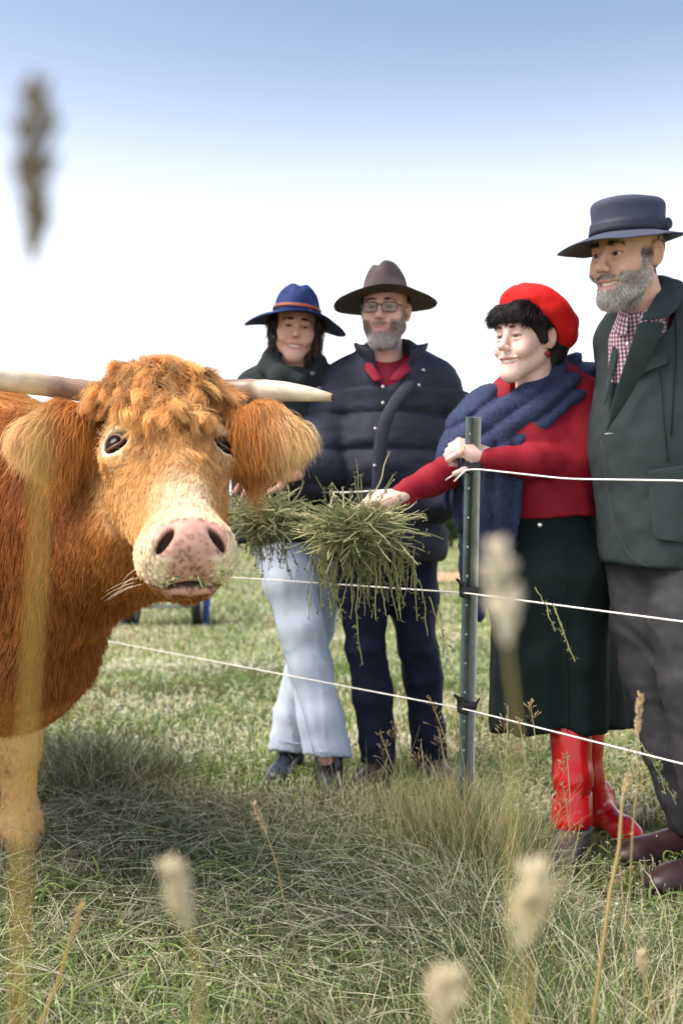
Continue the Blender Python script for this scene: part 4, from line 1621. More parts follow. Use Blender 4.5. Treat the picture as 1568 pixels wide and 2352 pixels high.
# ================================================================= woman in the blue hat
def woman_blue():
    p = empty('person', (float(P(700, 1770, 3.75)[0]), 3.75, 0), 'person in a floppy blue felt hat, dark cape coat and pale flared jeans', 'person')
    skin = (.66, .38, .28)
    H = Head(P(678, 758, 3.75), 6, 4, 5, 1.0, skin, lips=(.55, .20, .18), smile=.6, open_=.9, eyes=.15, jaw=.85, fat=.93, mw=1.1)
    parts = [H.mesh(.0032)]
    wr = P(598, 1095, 3.30)
    parts.append(hand(wr, (-.35, -.3, -.9), (.1, -1, .2), -1, ((20, 25, 15), (25, 30, 15), (30, 32, 18), (35, 35, 18)), sc=.95, skin=(.66, .38, .32), arm=P(620, 1040, 3.34)))
    S = SDF()
    S.cone(P(690, 930, 3.78), P(670, 1200, 3.76), .10, .12, k=.05, squash=((0, 1, 0), .6))
    S.chain([P(578, 915, 3.76), P(560, 1050, 3.6), P(612, 1060, 3.36)], [.04, .034, .024], k=.02)
    S.chain([P(648, 1250, 3.71), P(692, 1440, 3.65), P(713, 1534, 3.63), P(752, 1755, 3.62)], [.07, .045, .04, .03], k=.03)
    S.chain([P(705, 1250, 3.80), P(722, 1440, 3.84), P(694, 1545, 3.86), P(668, 1735, 3.88)], [.07, .04, .036, .03], k=.03)
    v, f = S.mesh(.012)
    parts.append((v, f, np.tile(np.array(skin), (len(v), 1))))
    J = join_parts(parts)
    np_mesh('body', J[0], J[1], SKIN, p, True, J[2])
    H.eyes_to(p, (.05, .03, .02))
    H.brows_to(p, (.02, .012, .01))
    H.teeth_to(p, .6)
    # bob of brown hair
    S = SDF().frame(H.T, H.R)
    S.ell((0, .03, .03), (.088, .092, .092), k=.03)
    S.cone((.070, .012, .03), (.068, .03, -.10), .030, .034, k=.03)
    S.cone((-.072, .025, .03), (-.070, .03, -.085), .022, .022, k=.03)
    S.cone((0, .06, .0), (.01, .07, -.09), .07, .055, k=.03)
    S.ell((0, -.075, -.03), (.060, .07, .095), k=.01, sub=True)
    S.frame()
    v, f = S.mesh(.006, lambda q: .003 * aniso(q, np.eye(3), (70, 70, 10), 3, .5))
    hb = mat('brown hair', (.022, .013, .010), .5, spec=.4)
    np_mesh('hair', v, f, hb, p)
    H.hair_on('hair_strands', p, lambda L: ((L[:, 2] < .06) & (np.abs(L[:, 0]) > .03)).astype(float), 5200, lambda l: .05 + 0 * l[:, 0], lambda l: np.tile([.0, 0, -1.0], (len(l), 1)),
              lambda l: np.where((RNG.random(len(l)) < .25)[:, None], [.22, .14, .08], [.035, .02, .014]), .3, 7, .12, r=.0007, V=v, F=f)
    st = mat('pearl stud', (.8, .78, .75), .2, spec=.6)
    b = MB()
    b.ball(H.W((-.079, -.002, -.034)), .0055, 10, 7)
    b.build('earring', st, p)
    # hat
    felt = mat('blue felt', (.010, .024, .105), .85, sheen=.3, var=.15, vscale=30, bump=.15, bscale=300)
    bandm = mat('tan cord', (.33, .085, .04), .5, bump=.2)
    hat(H.W((0, 0, 0)) + H.R @ V3(0, .006, .050), rotm(8, 3, 5), 1.0,
        [(0, .086, .102), (.03, .084, .099), (.06, .078, .093), (.085, .068, .084), (.105, .050, .070), (.112, .040, .058)],
        lambda th: .106 + .008 * np.cos(th), lambda th, s: -.030 * s ** 1.6 * np.sin(th) ** 2 - .014 * s ** 2 + .010 * s * s * np.cos(2 * th) - .010 * s * np.maximum(0, np.cos(th)),
        lambda x, y: .014 * np.exp(-(x / .02) ** 2), felt, p, (.020, .031, .0068, bandm, .003),
        [(.055, -.065, .03, .012), (-.055, -.065, .03, .012)])
    k_ = MB()
    k_.ball(P(710, 716, 3.655), (.010, .006, .008), 10, 7)
    k_.build('hat_knot', bandm, p)
    # coat
    cm = mat('dark loden wool', (.016, .022, .022), .9, sheen=.2, var=.2, vscale=30, bump=.3, bscale=500)
    S = SDF()
    S.cone(P(668, 900, 3.77), P(655, 1060, 3.75), .165, .185, k=.06, squash=((0, 1, 0), .66))
    S.cone(P(655, 1060, 3.75), P(652, 1250, 3.74), .185, .205, k=.06, squash=((0, 1, 0), .66))
    S.cone(P(588, 900, 3.77), P(735, 890, 3.78), .068, .066, k=.07)
    S.chain([P(580, 905, 3.76), P(556, 1040, 3.62), P(606, 1075, 3.36)], [.072, .070, .055], k=.03)
    S.half(P(655, 1248, 3.7), (0, 0, -1))
    S.cone(P(682, 800, 3.72), P(682, 860, 3.76), .058, .062, k=.01, sub=True)
    v, f = S.mesh(.0075, lambda q: .005 * aniso(q, np.eye(3), (12, 12, 4), 24, .8) + .003 * aniso(q, np.eye(3), (20, 20, 20), 27))
    ck = np_mesh('cape_coat', v, f, cm, p)
    S = SDF()
    ring = [P(740, 872, 3.74), P(724, 838, 3.84), P(680, 822, 3.88), P(630, 828, 3.82), P(620, 846, 3.72), P(648, 868, 3.62), P(686, 876, 3.60)]
    S.chain(ring, [.034, .04, .045, .045, .042, .040, .030], k=.03)
    v, f = S.mesh(.006, lambda q: .003 * aniso(q, np.eye(3), (18, 18, 18), 5))
    np_mesh('coat_collar', v, f, cm, ck)
    for q in (P(718, 858, 3.66), P(733, 893, 3.66)):
        b = MB()
        b.ball(q, (.010, .005, .010), 14, 7)
        b.build('coat_button', mat('horn button', (.10, .105, .12), .25, spec=.6), ck)
    # cuff of a pale shirt
    S = SDF()
    S.cone(P(608, 1074, 3.36), P(600, 1092, 3.315), .042, .036, k=.01)
    v, f = S.mesh(.006)
    np_mesh('shirt_cuff', v, f, mat('pale cotton', (.62, .66, .74), .8), p)
    # flared jeans
    jm = mat('pale denim', (.54, .62, .75), .85, var=.10, vscale=6, bump=.25, bscale=900, col2=None, sheen=.1)
    S = SDF()
    S.cone(P(640, 1225, 3.73), P(712, 1225, 3.77), .110, .105, k=.05, squash=((0, 1, 0), .85))
    S.chain([P(648, 1262, 3.71), P(668, 1335, 3.68), P(692, 1440, 3.65), P(713, 1534, 3.63)], [.104, .094, .083, .076], k=.03)
    S.chain([P(713, 1534, 3.63), P(736, 1646, 3.61), P(760, 1775, 3.60)], [.076, .078, .090], k=.03)
    v1, f1 = S.mesh(.0075) if False else (None, None)
    S.chain([P(705, 1262, 3.80), P(728, 1350, 3.82), P(722, 1440, 3.84), P(694, 1545, 3.86)], [.100, .092, .074, .066], k=.015)
    S.chain([P(694, 1545, 3.86), P(674, 1640, 3.87), P(664, 1750, 3.88)], [.066, .074, .088], k=.015)
    S.half(P(740, 1737, 3.62), (-.10, -.22, -1))

    def disp(q):
        return .004 * aniso(q, [[1, 0, .25], [0, 1, 0], [-.25, 0, 1]], (22, 22, 3.0), 34, .8) + .007 * crease(q, [[1, 0, .25], [0, 1, 0], [-.25, 0, 1]], (15, 15, 2.2), 36)
    v, f = S.mesh(.0075, disp)
    jo = np_mesh('flared_jeans', v, f, jm, p)
    on = surface_point(v)
    st_ = mat('denim stitch', (.36, .42, .54), .9)
    seam(on, [(598, 1290), (620, 1380), (648, 1490), (690, 1610), (722, 1735)], 'outer_seam', st_, jo, .0014)
    seam(on, [(722, 1728), (745, 1727), (775, 1718), (792, 1706)], 'hem_stitch', st_, jo, .0016)
    seam(on, [(640, 1700), (660, 1705), (690, 1708)], 'hem_stitch', st_, jo, .0016)
    # boots
    bm_ = mat('navy leather boot', (.012, .018, .038), .32, spec=.5, var=.2, vscale=30)
    for hp, yw in ((P(754, 1760, 3.645), 6), (P(667, 1745, 3.89), -14)):
        S = SDF()
        boot(S, (hp[0], hp[1], 0), yw, 1.02, .22)
        v, f = S.mesh(.006)
        np_mesh('boot', v, f, bm_, p)
    return p


woman_blue()
# ================================================================= woman in the red beret
def woman_beret():
    p = empty('person', (float(P(1290, 1950, 3.0)[0]), 3.0, 0), 'smiling person in a red beret, burgundy jumper, navy scarf and dark skirt', 'person')
    skin = (.78, .53, .45)
    H = Head(P(1208, 778, 2.93), -50, 4, 4, .985, skin, lips=(.60, .24, .22), smile=1.0, open_=1.4, eyes=-.7, fat=1.0, jaw=.95, mw=1.45)
    parts = [H.mesh(.0026)]
    # hand gripping the post
    wr = P(1106, 1042, 2.80)
    parts.append(hand(wr, (-.93, -.28, .22), (.10, -.75, .55), 1, ((62, 72, 40), (66, 74, 40), (68, 76, 42), (66, 76, 42)), 3, sc=.92,
                      thumb=((.5, .75, -.35), (.7, .15, -.75)), skin=(.72, .46, .39), arm=P(1150, 1060, 2.84), h=.0026))
    wr2 = P(912, 1140, 2.80)
    parts.append(hand(wr2, (-.95, -.15, -.15), (0, -.5, 1), 1, ((30, 35, 20), (34, 36, 20), (36, 38, 22), (40, 40, 24)), sc=.92, skin=(.72, .46, .39), arm=P(955, 1125, 2.84), h=.003))
    S = SDF()
    S.cone(P(1250, 950, 3.05), P(1270, 1200, 3.04), .11, .13, k=.05, squash=((0, 1, 0), .7))
    S.chain([P(1315, 920, 3.0), P(1310, 1050, 2.93), P(1104, 1052, 2.80)], [.04, .036, .022], k=.02)
    S.chain([P(1130, 945, 3.06), P(1035, 1080, 2.95), P(912, 1140, 2.80)], [.04, .034, .022], k=.02)
    S.chain([P(1240, 1250, 3.02), P(1306, 1640, 2.97), P(1314, 1780, 2.93), P(1312, 1900, 2.90)], [.08, .04, .034, .03], k=.03)
    S.chain([P(1310, 1250, 3.10), P(1340, 1640, 3.14), P(1342, 1780, 3.14), P(1366, 1880, 3.16)], [.08, .04, .034, .03], k=.03)
    v, f = S.mesh(.012)
    parts.append((v, f, np.tile(np.array(skin), (len(v), 1))))
    J = join_parts(parts)
    np_mesh('body', J[0], J[1], SKIN, p, True, J[2])
    H.eyes_to(p)
    H.brows_to(p, (.06, .035, .025), 70)
    H.teeth_to(p, 1.0)
    ring = MB()
    th = np.linspace(0, 2 * np.pi, 25)
    rc = P(1064, 1036, 2.765)
    ring.tube(np.stack([rc[0] + .003 * np.cos(th) * 1.2, rc[1] - .008 + .008 * np.cos(th), rc[2] + .0105 * np.sin(th)], -1), .0016, 6, False)
    ring.build('ring', mat('gold', (.8, .55, .2), .25, metal=1), p)
    # hair
    S = SDF().frame(H.T, H.R)
    sc = .985
    S.ell(V3(0, .022, .042) * sc, V3(.083, .098, .085) * sc, k=.02)
    S.cone(V3(-.045, -.068, .064) * sc, V3(.045, -.070, .070) * sc, .026, .028, k=.03)
    S.cone(V3(.066, -.040, .045) * sc, V3(.076, -.012, -.010) * sc, .024, .012, k=.02)
    S.cone(V3(.03, .09, -.02) * sc, V3(.02, .085, -.075) * sc, .05, .035, k=.03)
    S.ell(V3(0, -.085, -.030) * sc, V3(.075, .07, .068) * sc, k=.012, sub=True)
    S.frame()
    v, f = S.mesh(.005, lambda q: .002 * aniso(q, H.R.T, (60, 60, 20), 3, .5))
    hb = mat('black hair', (.010, .007, .009), .45, spec=.4)
    np_mesh('hair', v, f, hb, p)
    H.hair_on('fringe', p, lambda L: ((L[:, 1] < .03) & (L[:, 2] > .034) & (L[:, 2] < .1)).astype(float), 5200,
              lambda l: .022 + .012 * (l[:, 2] > .06), lambda l: np.stack([-.9 + 0 * l[:, 0], -.4 + 0 * l[:, 0], -.55 + 0 * l[:, 0]], -1), (.014, .009, .011), .4, 8, .25, wave=.10, bamt=.6, r=.0006, nclump=240, V=v, F=f)
    # beret
    S = SDF().frame(H.W((.004, .045, .066)), H.R @ rotm(0, -38, 0))
    S.ell((0, 0, .012), (.118, .122, .058), k=.02)
    S.ell((0, .03, -.012), (.112, .105, .050), k=.04)
    S.ell((0, -.006, -.055), (.082, .094, .045), k=.012, sub=True)
    S.frame()
    v, f = S.mesh(.005, lambda q: .0065 * aniso(q, np.eye(3), (11, 11, 11), 12, .5) + .003 * aniso(q, np.eye(3), (26, 26, 26), 15))
    v = relax(v, f, 2)
    felt = mat('red felt', (.62, .010, .008), .85, sheen=.2, var=.08, vscale=60, bump=.2, bscale=500)
    np_mesh('beret', v, f, felt, p)
    # earring
    em = mat('earring red', (.28, .02, .04), .3)
    b = MB()
    q = H.W((.083, -.002, -.050))
    b.add(q + np.array([[-.011, 0, .002], [.011, 0, .002], [0, -.004, .004], [0, .004, .004], [0, 0, -.014], [0, 0, .010]]), [[0, 2, 5], [2, 1, 5], [1, 3, 5], [3, 0, 5], [2, 0, 4], [1, 2, 4], [3, 1, 4], [0, 3, 4]])
    eo = b.build('earring', em, p, False)
    b = MB()
    b.ball(H.W((.082, -.002, -.030)), .0035, 8, 6)
    b.build('earring_stud', mat('silver', (.7, .7, .7), .25, metal=1), eo)
    # jumper
    jm = mat('burgundy knit', (.25, .005, .016), .75, sheen=.1, var=.08, vscale=40, bump=.15, bscale=900)
    S = SDF()
    S.cone(P(1245, 935, 3.05), P(1262, 1060, 3.02), .160, .150, k=.06, squash=((0, 1, 0), .80))
    S.cone(P(1262, 1060, 3.02), P(1268, 1186, 3.02), .150, .150, k=.06, squash=((0, 1, 0), .85))
    S.ell(P(1205, 1010, 2.95), (.09, .09, .085), k=.06)
    S.cone(P(1140, 945, 3.08), P(1335, 915, 3.03), .060, .062, k=.06)
    S.cone(P(1222, 880, 3.00), P(1228, 925, 3.03), .066, .085, k=.04)
    S.half(P(1265, 1190, 3.0), (.05, 0, -1))
    S.chain([P(1325, 925, 3.02), P(1332, 990, 2.99), P(1312, 1060, 2.93)], [.070, .068, .060], k=.03)
    S.chain([P(1312, 1062, 2.93), P(1210, 1060, 2.84), P(1112, 1055, 2.80)], [.054, .046, .034], k=.02)
    S.chain([P(1125, 950, 3.07), P(1045, 1075, 2.95)], [.062, .052], k=.03)
    S.chain([P(1045, 1075, 2.95), P(990, 1105, 2.88), P(918, 1138, 2.81)], [.052, .043, .033], k=.02)
    S.cone(P(1215, 855, 2.97), P(1222, 898, 2.97), .058, .062, k=.006, sub=True)
    el = P(1300, 1060, 2.92)

    def disp(q):
        e = np.exp(-np.sum((q - el) ** 2, 1) / .08 ** 2) + .6 * np.exp(-((q[:, 2] - P(1265, 1150, 3)[2]) / .06) ** 2)
        return .006 * e * aniso(q, [[.7, 0, .7], [0, 1, 0], [-.7, 0, .7]], (34, 20, 14), 6, .6) + .002 * aniso(q, np.eye(3), (22, 22, 22), 8) + .005 * crease(q, [[.8, 0, .6], [0, 1, 0], [-.6, 0, .8]], (13, 9, 7), 9)
    v, f = S.mesh(.0058, disp)
    np_mesh('jumper', v, f, jm, p)
    # skirt
    sk = mat('bottle green corduroy', (.003, .010, .010), .85, sheen=.15, var=.35, vscale=7, bump=.25, bscale=700)
    S = SDF()
    S.cone(P(1262, 1205, 3.03), P(1262, 1330, 3.03), .145, .178, k=.05, squash=((0, 1, 0), .85))
    S.cone(P(1262, 1330, 3.03), P(1268, 1700, 3.05), .178, .178, k=.05, squash=((0, 1, 0), .9))
    S.cone(P(1300, 1400, 3.15), P(1350, 1680, 3.20), .14, .15, k=.08)
    S.half(P(1265, 1688, 2.88), (0.02, -.12, -1))
    S.half(P(1265, 1172, 3.0), (0, 0, 1))

    def disp(q):
        a = np.arctan2(q[:, 0] - P(1266, 1500, 3)[0], -(q[:, 1] - 3.05))
        dn = sstep(.95, .35, q[:, 2])
        return .010 * dn * (np.sin(a * 5 + 1.4) + .4 * np.sin(a * 11 + .6)) + .004 * aniso(q, [[1, 0, .5], [0, 1, 0], [-.5, 0, 1]], (8, 8, 16), 44, .8) + .006 * crease(q, [[1, 0, .2], [0, 1, 0], [-.2, 0, 1]], (9, 9, 2.5), 45)
    v, f = S.mesh(.008, disp)
    so = np_mesh('skirt', v, f, sk, p)
    b = MB()
    b.ball(P(1239, 1206, 2.872), (.008, .004, .008), 12, 6)
    b.build('skirt_button', mat('steel button', (.7, .7, .7), .25, metal=1), so)
    on = surface_point(v)
    seam(on, [(1292, 1225), (1296, 1400), (1300, 1560), (1302, 1680)], 'skirt_seam', mat('skirt thread', (.012, .022, .022), .9), so, .0014)
    # hip pocket welt
    t = np.linspace(0, 1, 8)
    pts = [P(1175 + 62 * a, 1262 - 40 * a - 16 * a * (1 - a), 2.878 + .01 * (1 - a)) for a in t]
    b = MB()
    b.tube(pts, .0022, 6)
    b.build('pocket_welt', sk, so)
    # scarf
    sm = mat('navy mohair', (.032, .042, .092), .95, sheen=.4, var=.4, vscale=130, bump=.9, bscale=240)
    S = SDF()
    dg = [P(1305, 872, 3.10), P(1318, 868, 3.02), P(1285, 885, 2.95), P(1220, 940, 2.905), P(1160, 985, 2.895), P(1110, 1015, 2.91)]
    S.chain(dg, [.040, .050, .056, .060, .062, .058], k=.03, squash=((0, -1, .25), .42))
    S.chain([P(1280, 862, 3.04), P(1230, 905, 2.95), P(1170, 950, 2.93)], [.030, .036, .036], k=.03, squash=((0, -1, .3), .7))
    # over the arm
    S.chain([P(1118, 940, 3.06), P(1085, 1000, 3.00), P(1052, 1060, 2.95)], [.080, .078, .070], k=.04)
    S.half(P(1020, 1086, 2.9), (-.86, -.1, -.40), k=.01)
    # hanging end
    hg = [P(1135, 1000, 2.90), P(1140, 1080, 2.89), P(1130, 1180, 2.89), P(1115, 1290, 2.90), P(1100, 1395, 2.92)]
    S.chain(hg, [.058, .066, .062, .052, .034], k=.03, squash=((0, -1, 0), .38))
    S.chain([P(1085, 1040, 2.97), P(1078, 1150, 2.95), P(1090, 1260, 2.94)], [.050, .046, .036], k=.03, squash=((0, -1, 0), .38))
    # fall down the back
    S.chain([P(1318, 868, 3.04), P(1352, 905, 3.10), P(1368, 990, 3.14), P(1372, 1120, 3.16), P(1378, 1260, 3.18)], [.052, .056, .052, .05, .05], k=.03, squash=((.7, .7, 0), .5))

    def disp(q):
        ax = np.array([-.55, -.12, .83])
        u = q @ ax
        dia = sstep(P(0, 1035, 2.9)[2], P(0, 1000, 2.9)[2], q[:, 2])
        f1 = np.abs(np.sin(u * 62 + 1.4 * vnoise(q, 5, 3)))
        f2 = np.abs(np.sin(q[:, 0] * 66 + 1.6 * vnoise(q * [1, 1, .3], 8, 4)))
        fold = .7 - (f1 ** .7 * dia + f2 ** .7 * (1 - dia))
        return .013 * fold + .003 * aniso(q, np.eye(3), (30, 30, 30), 7)
    v, f = S.mesh(.006, disp)
    sco = np_mesh('scarf', v, f, sm, p)
    pp, nn = scatter(v, f, 11000)
    s_ = grow(pp, nn, unit(nn + RNG.normal(0, .8, nn.shape)), .0025 + .0035 * RNG.random(len(pp)), 4, wave=.4, jit=.3)
    fz = mat('mohair fuzz', attr=True, rough=.7, trans=.3)
    cc = np.array([.06, .078, .16]) * (1 + .4 * RNG.normal(0, 1, (len(pp), 1)).clip(-1.5, 1.5))
    tag(strands('wool_fuzz', s_, np.array([.0004, .0004, .0003, .0002]), fz, sco, np.clip(cc, .005, .6)), kind='stuff')
    # open-knit end of the scarf behind the post
    lm = mat('navy open knit', (.022, .032, .10), .9, bump=.5)
    b = MB()
    nx, nz = 9, 34
    A, B_ = P(1044, 1120, 2.93), P(1076, 1265, 2.93)
    for i in range(nz):
        for s_2 in (-1, 1):
            t = np.linspace(0, 1, 12)
            zz = i / (nz - 1)
            w0 = 1044 + 22 * zz ** 1.2
            xs = w0 + (1080 - w0) * t
            ys = 1118 + 160 * zz + 5 * np.sin(t * 20 + (0 if s_2 < 0 else 3.14))
            q = np.array([P(x_, y_, 2.935) for x_, y_ in zip(xs, ys)])
            b.tube(q, .0013, 4, False)
    b.build('open_knit_edge', lm, sco)
    # boots
    rb = mat('red glossy boot', (.52, .006, .008), .30, spec=.45, coat=.15, var=.12, vscale=20, bump=.25, bscale=18)
    gb = mat('grey rubber foot', (.085, .08, .068), .5, var=.2, vscale=30)
    for (top, kn, an, heel, yw, grey) in ((P(1306, 1640, 2.97), P(1314, 1780, 2.93), P(1312, 1880, 2.90), P(1312, 1960, 2.88), -26, True), (P(1340, 1640, 3.14), P(1342, 1780, 3.14), P(1366, 1860, 3.15), P(1372, 1915, 3.20), 15, False)):
        S = SDF()
        S.chain([top, kn, an], [.062, .056, .046], k=.02)
        S.cone(an, V3(heel[0], heel[1], .07), .046, .046, k=.02)
        z0 = P(1310, 1897, 2.90)[2] if grey else .018

        def disp(q):
            g = np.exp(-((q[:, 2] - an[2] - .03) / .07) ** 2)
            return .007 * g * crease(q, [[1, 0, .3], [0, 1, 0], [-.3, 0, 1]], (9, 9, 26), 61, .6) + .0025 * aniso(q, np.eye(3), (12, 12, 18), 62)
        if not grey:
            boot(S, (heel[0], heel[1], 0.0), yw, 1.0, .10)
        else:
            S.half((0, 0, z0), (0, 0, -1))
        v, f = S.mesh(.0055, disp)
        bo = np_mesh('red_boot', v, f, rb, p)
        if grey:
            S = SDF()
            boot(S, (heel[0], heel[1], 0.0), yw, 1.05, z0 + .01, top_r=.056)
            S.half((0, 0, z0 + .004), (0, 0, 1))
            v, f = S.mesh(.0055)
            np_mesh('boot_foot', v, f, gb, bo)
            cu = MB()
            th = np.linspace(0, 2 * np.pi, 28, endpoint=False)
            rows = []
            for zz, rr in ((z0 + .085, .052), (z0 + .08, .055), (z0 + .03, .056), (z0 + .004, .057)):
                c = an + (V3(heel[0], heel[1], .07) - an) * np.clip((an[2] - zz) / (an[2] - .07), -1, 1)
                rows.append(np.stack([c[0] + rr * np.cos(th), c[1] + rr * np.sin(th), np.full(28, zz) + .012 * np.cos(th)], -1))
            cu.grid(np.array(rows).reshape(-1, 3), 28, 4, True)
            solidify(cu.build('boot_cuff', rb, bo), .003)
    return p


woman_beret()
# ================================================================= man in the blazer
def man_blazer():
    p = empty('person', (float(P(1540, 2000, 2.75)[0]), 2.75, 0), 'grey-bearded person in a dark green blazer and slate felt hat with bow band', 'person')
    skin = (.66, .38, .29)
    H = Head(P(1440, 588, 2.70), -54, 9, 5, 1.06, skin, lips=(.58, .25, .22), smile=.9, open_=.9, eyes=.3, nose=1.08, jaw=1.05, mw=1.15, neck=(0, .100, -.23), nr=.056)
    def bm(L):
        x, y, z = L.T
        side = sstep(.042, .056, np.abs(x)) * sstep(.02, -.0, z) * sstep(.006, -.004, y) * sstep(-.045, -.028, y)
        low = sstep(-.078, -.090, z) * (y < .006)
        mous = sstep(1.1, .8, np.linalg.norm((L - [0, -.098, -.052]) / [.036, .022, .010], axis=1))
        mouth = np.linalg.norm((L - [0, -.093, -.069]) / [.030, .02, .013], axis=1) > 1
        cheek = sstep(.036, .046, np.abs(x) + .5 * np.maximum(0, -z - .05)) * sstep(-.035, -.055, z) * (y < .006)
        return (np.maximum.reduce([side, low, mous, cheek]) * mouth * (z > -.130) * (y < .008)).astype(float)

    def bc(l):
        x, y, z = l.T
        g = np.clip(.72 + .35 * vnoise(l, 45, 3) - .55 * sstep(-.064, -.052, z) * (y < -.085) - .55 * sstep(-.015, .004, z), 0, 1)
        dk = np.array([.12, .095, .085])
        return dk + (np.array([.66, .62, .60]) - dk) * g[:, None]
    H.mesh(.0026)
    H.stubble(bm, (.30, .25, .22), .55)
    parts = [(H.V, H.F, H.C)]
    S = SDF()
    S.cone(P(1520, 790, 2.86), P(1530, 1180, 2.86), .13, .14, k=.05, squash=((0, 1, 0), .75))
    S.cone(P(1430, 770, 2.90), P(1600, 740, 2.84), .05, .05, k=.03)
    S.chain([P(1610, 770, 2.82), P(1660, 1000, 2.80), P(1680, 1180, 2.65)], [.045, .04, .03], k=.02)
    S.chain([P(1425, 790, 2.96), P(1470, 1010, 3.05), P(1500, 1200, 3.0)], [.045, .04, .03], k=.02)
    S.chain([P(1480, 1280, 2.88), P(1482, 1420, 2.87), P(1494, 1560, 2.86), P(1540, 1720, 2.84), P(1592, 1930, 2.84)], [.07, .06, .045, .04, .03], k=.03)
    S.chain([P(1585, 1280, 2.78), P(1580, 1430, 2.74), P(1590, 1560, 2.70), P(1620, 1740, 2.68), P(1655, 2000, 2.66)], [.07, .06, .045, .04, .03], k=.03)
    v, f = S.mesh(.012)
    parts.append((v, f, np.tile(np.array(skin), (len(v), 1))))
    hd = hand(P(1684, 1195, 2.64), (0, -.15, -1), (1, 0, 0), -1, ((18, 22, 14),) * 4, skin=skin, h=.004)
    parts.append(hd)
    J = join_parts(parts)
    np_mesh('body', J[0], J[1], SKIN, p, True, J[2])
    H.eyes_to(p, (.03, .02, .012), (-.2, -.15))
    H.brows_to(p, (.05, .04, .035), 150, 1.3)
    H.teeth_to(p, .9)

    H.hair_on('beard', p, bm, 14000, lambda l: .005 + .008 * sstep(-.07, -.11, l[:, 2]), lambda l: np.stack([l[:, 0] * 3, .15 + 0 * l[:, 0], -1 + 0 * l[:, 0]], -1), bc, .4, 5, .35, r=.00055)
    H.hair_on('hair', p, lambda L: ((L[:, 2] > -.05) & (L[:, 1] > .02) & (np.abs(L[:, 0]) < .0745)).astype(float) * sstep(-.05, -.02, L[:, 2]), 3000, lambda l: .010 + 0 * l[:, 0], lambda l: np.tile([0, .3, -1.0], (len(l), 1)), (.10, .09, .09), .4, 4, .2, r=.0007)
    # hat
    felt = mat('slate felt', (.050, .056, .088), .85, sheen=.5, var=.15, vscale=25, bump=.15, bscale=300)
    bandm = mat('ribbon band', (.020, .023, .042), .6, bump=.2, bscale=500)
    ho = hat(H.W((0, 0, 0)) + H.R @ V3(0, .008, .048), rotm(-60, 5, 3), 1.02,
             [(0, .088, .106), (.02, .085, .103), (.04, .082, .099), (.06, .082, .100), (.078, .084, .102), (.086, .079, .097)],
             lambda th: .080 + .012 * np.cos(th), lambda th, s: -.012 * s ** 1.3 * np.cos(th) ** 2 * (np.cos(th) > 0) - .024 * s + .042 * s ** 2 * np.maximum(0, -np.cos(th)) ** 1.5,
             lambda x, y: .014 * np.exp(-(x / .05) ** 2 - (y / .06) ** 2) - .004, felt, p, (.006, .036, .0065, bandm, 0))
    HRt = rotm(-60, 5, 3)
    HT = H.W((0, 0, 0)) + H.R @ V3(0, .008, .048)
    b = MB()
    for (yy, w) in ((-.002, .026), (.048, .020)):
        b.ball(HT + HRt @ V3(.090, yy + .004, .024), (.004, w * .9, .016), 14, 8, HRt)
    b.ball(HT + HRt @ V3(.092, .024, .024), (.006, .009, .014), 12, 8, HRt)
    b.build('hat_bow', bandm, ho)
    # shirt
    ck = bpy.data.materials.new('gingham')
    ck.use_nodes = True
    t = ck.node_tree
    bs = t.nodes['Principled BSDF']
    bs.inputs['Roughness'].default_value = .8
    uv = t.nodes.new('ShaderNodeAttribute')
    uv.attribute_name = 'col'
    sep = t.nodes.new('ShaderNodeSeparateColor')
    t.links.new(uv.outputs['Color'], sep.inputs[0])
    cols = []
    for ch in (0, 1):
        mm = t.nodes.new('ShaderNodeMath')
        mm.operation = 'MULTIPLY'
        mm.inputs[1].default_value = 85
        t.links.new(sep.outputs[ch], mm.inputs[0])
        fr = t.nodes.new('ShaderNodeMath')
        fr.operation = 'FRACT'
        t.links.new(mm.outputs[0], fr.inputs[0])
        g = t.nodes.new('ShaderNodeMath')
        g.operation = 'GREATER_THAN'
        g.inputs[1].default_value = .5
        t.links.new(fr.outputs[0], g.inputs[0])
        mx = t.nodes.new('ShaderNodeMix')
        mx.data_type = 'RGBA'
        t.links.new(g.outputs[0], mx.inputs['Factor'])
        mx.inputs['A'].default_value = (.82, .80, .80, 1)
        mx.inputs['B'].default_value = ((.50, .13, .18, 1), (.20, .14, .28, 1))[ch]
        cols.append(mx.outputs['Result'])
    mu = t.nodes.new('ShaderNodeMix')
    mu.data_type = 'RGBA'
    mu.blend_type = 'MULTIPLY'
    mu.inputs['Factor'].default_value = .8
    t.links.new(cols[0], mu.inputs['A'])
    t.links.new(cols[1], mu.inputs['B'])
    t.links.new(mu.outputs['Result'], bs.inputs['Base Color'])
    fwd = rotm(-42) @ V3(0, -1, 0)
    rgt = rotm(-42) @ V3(1, 0, 0)
    S = SDF()
    S.cone(P(1465, 790, 2.80), P(1462, 1000, 2.84), .080, .095, k=.03)
    S.cone(P(1480, 680, 2.745), P(1474, 780, 2.790), .066, .078, k=.03)
    S.half(P(1440, 735, 2.68), unit(fwd * .60 + V3(0, 0, 1)))
    v, f = S.mesh(.005)
    uvw = np.stack([v @ rgt, v[:, 2] + .3 * (v @ fwd), 0 * v[:, 0]], -1) + 5
    sh = np_mesh('gingham_shirt', v, f, ck, p, True, uvw)

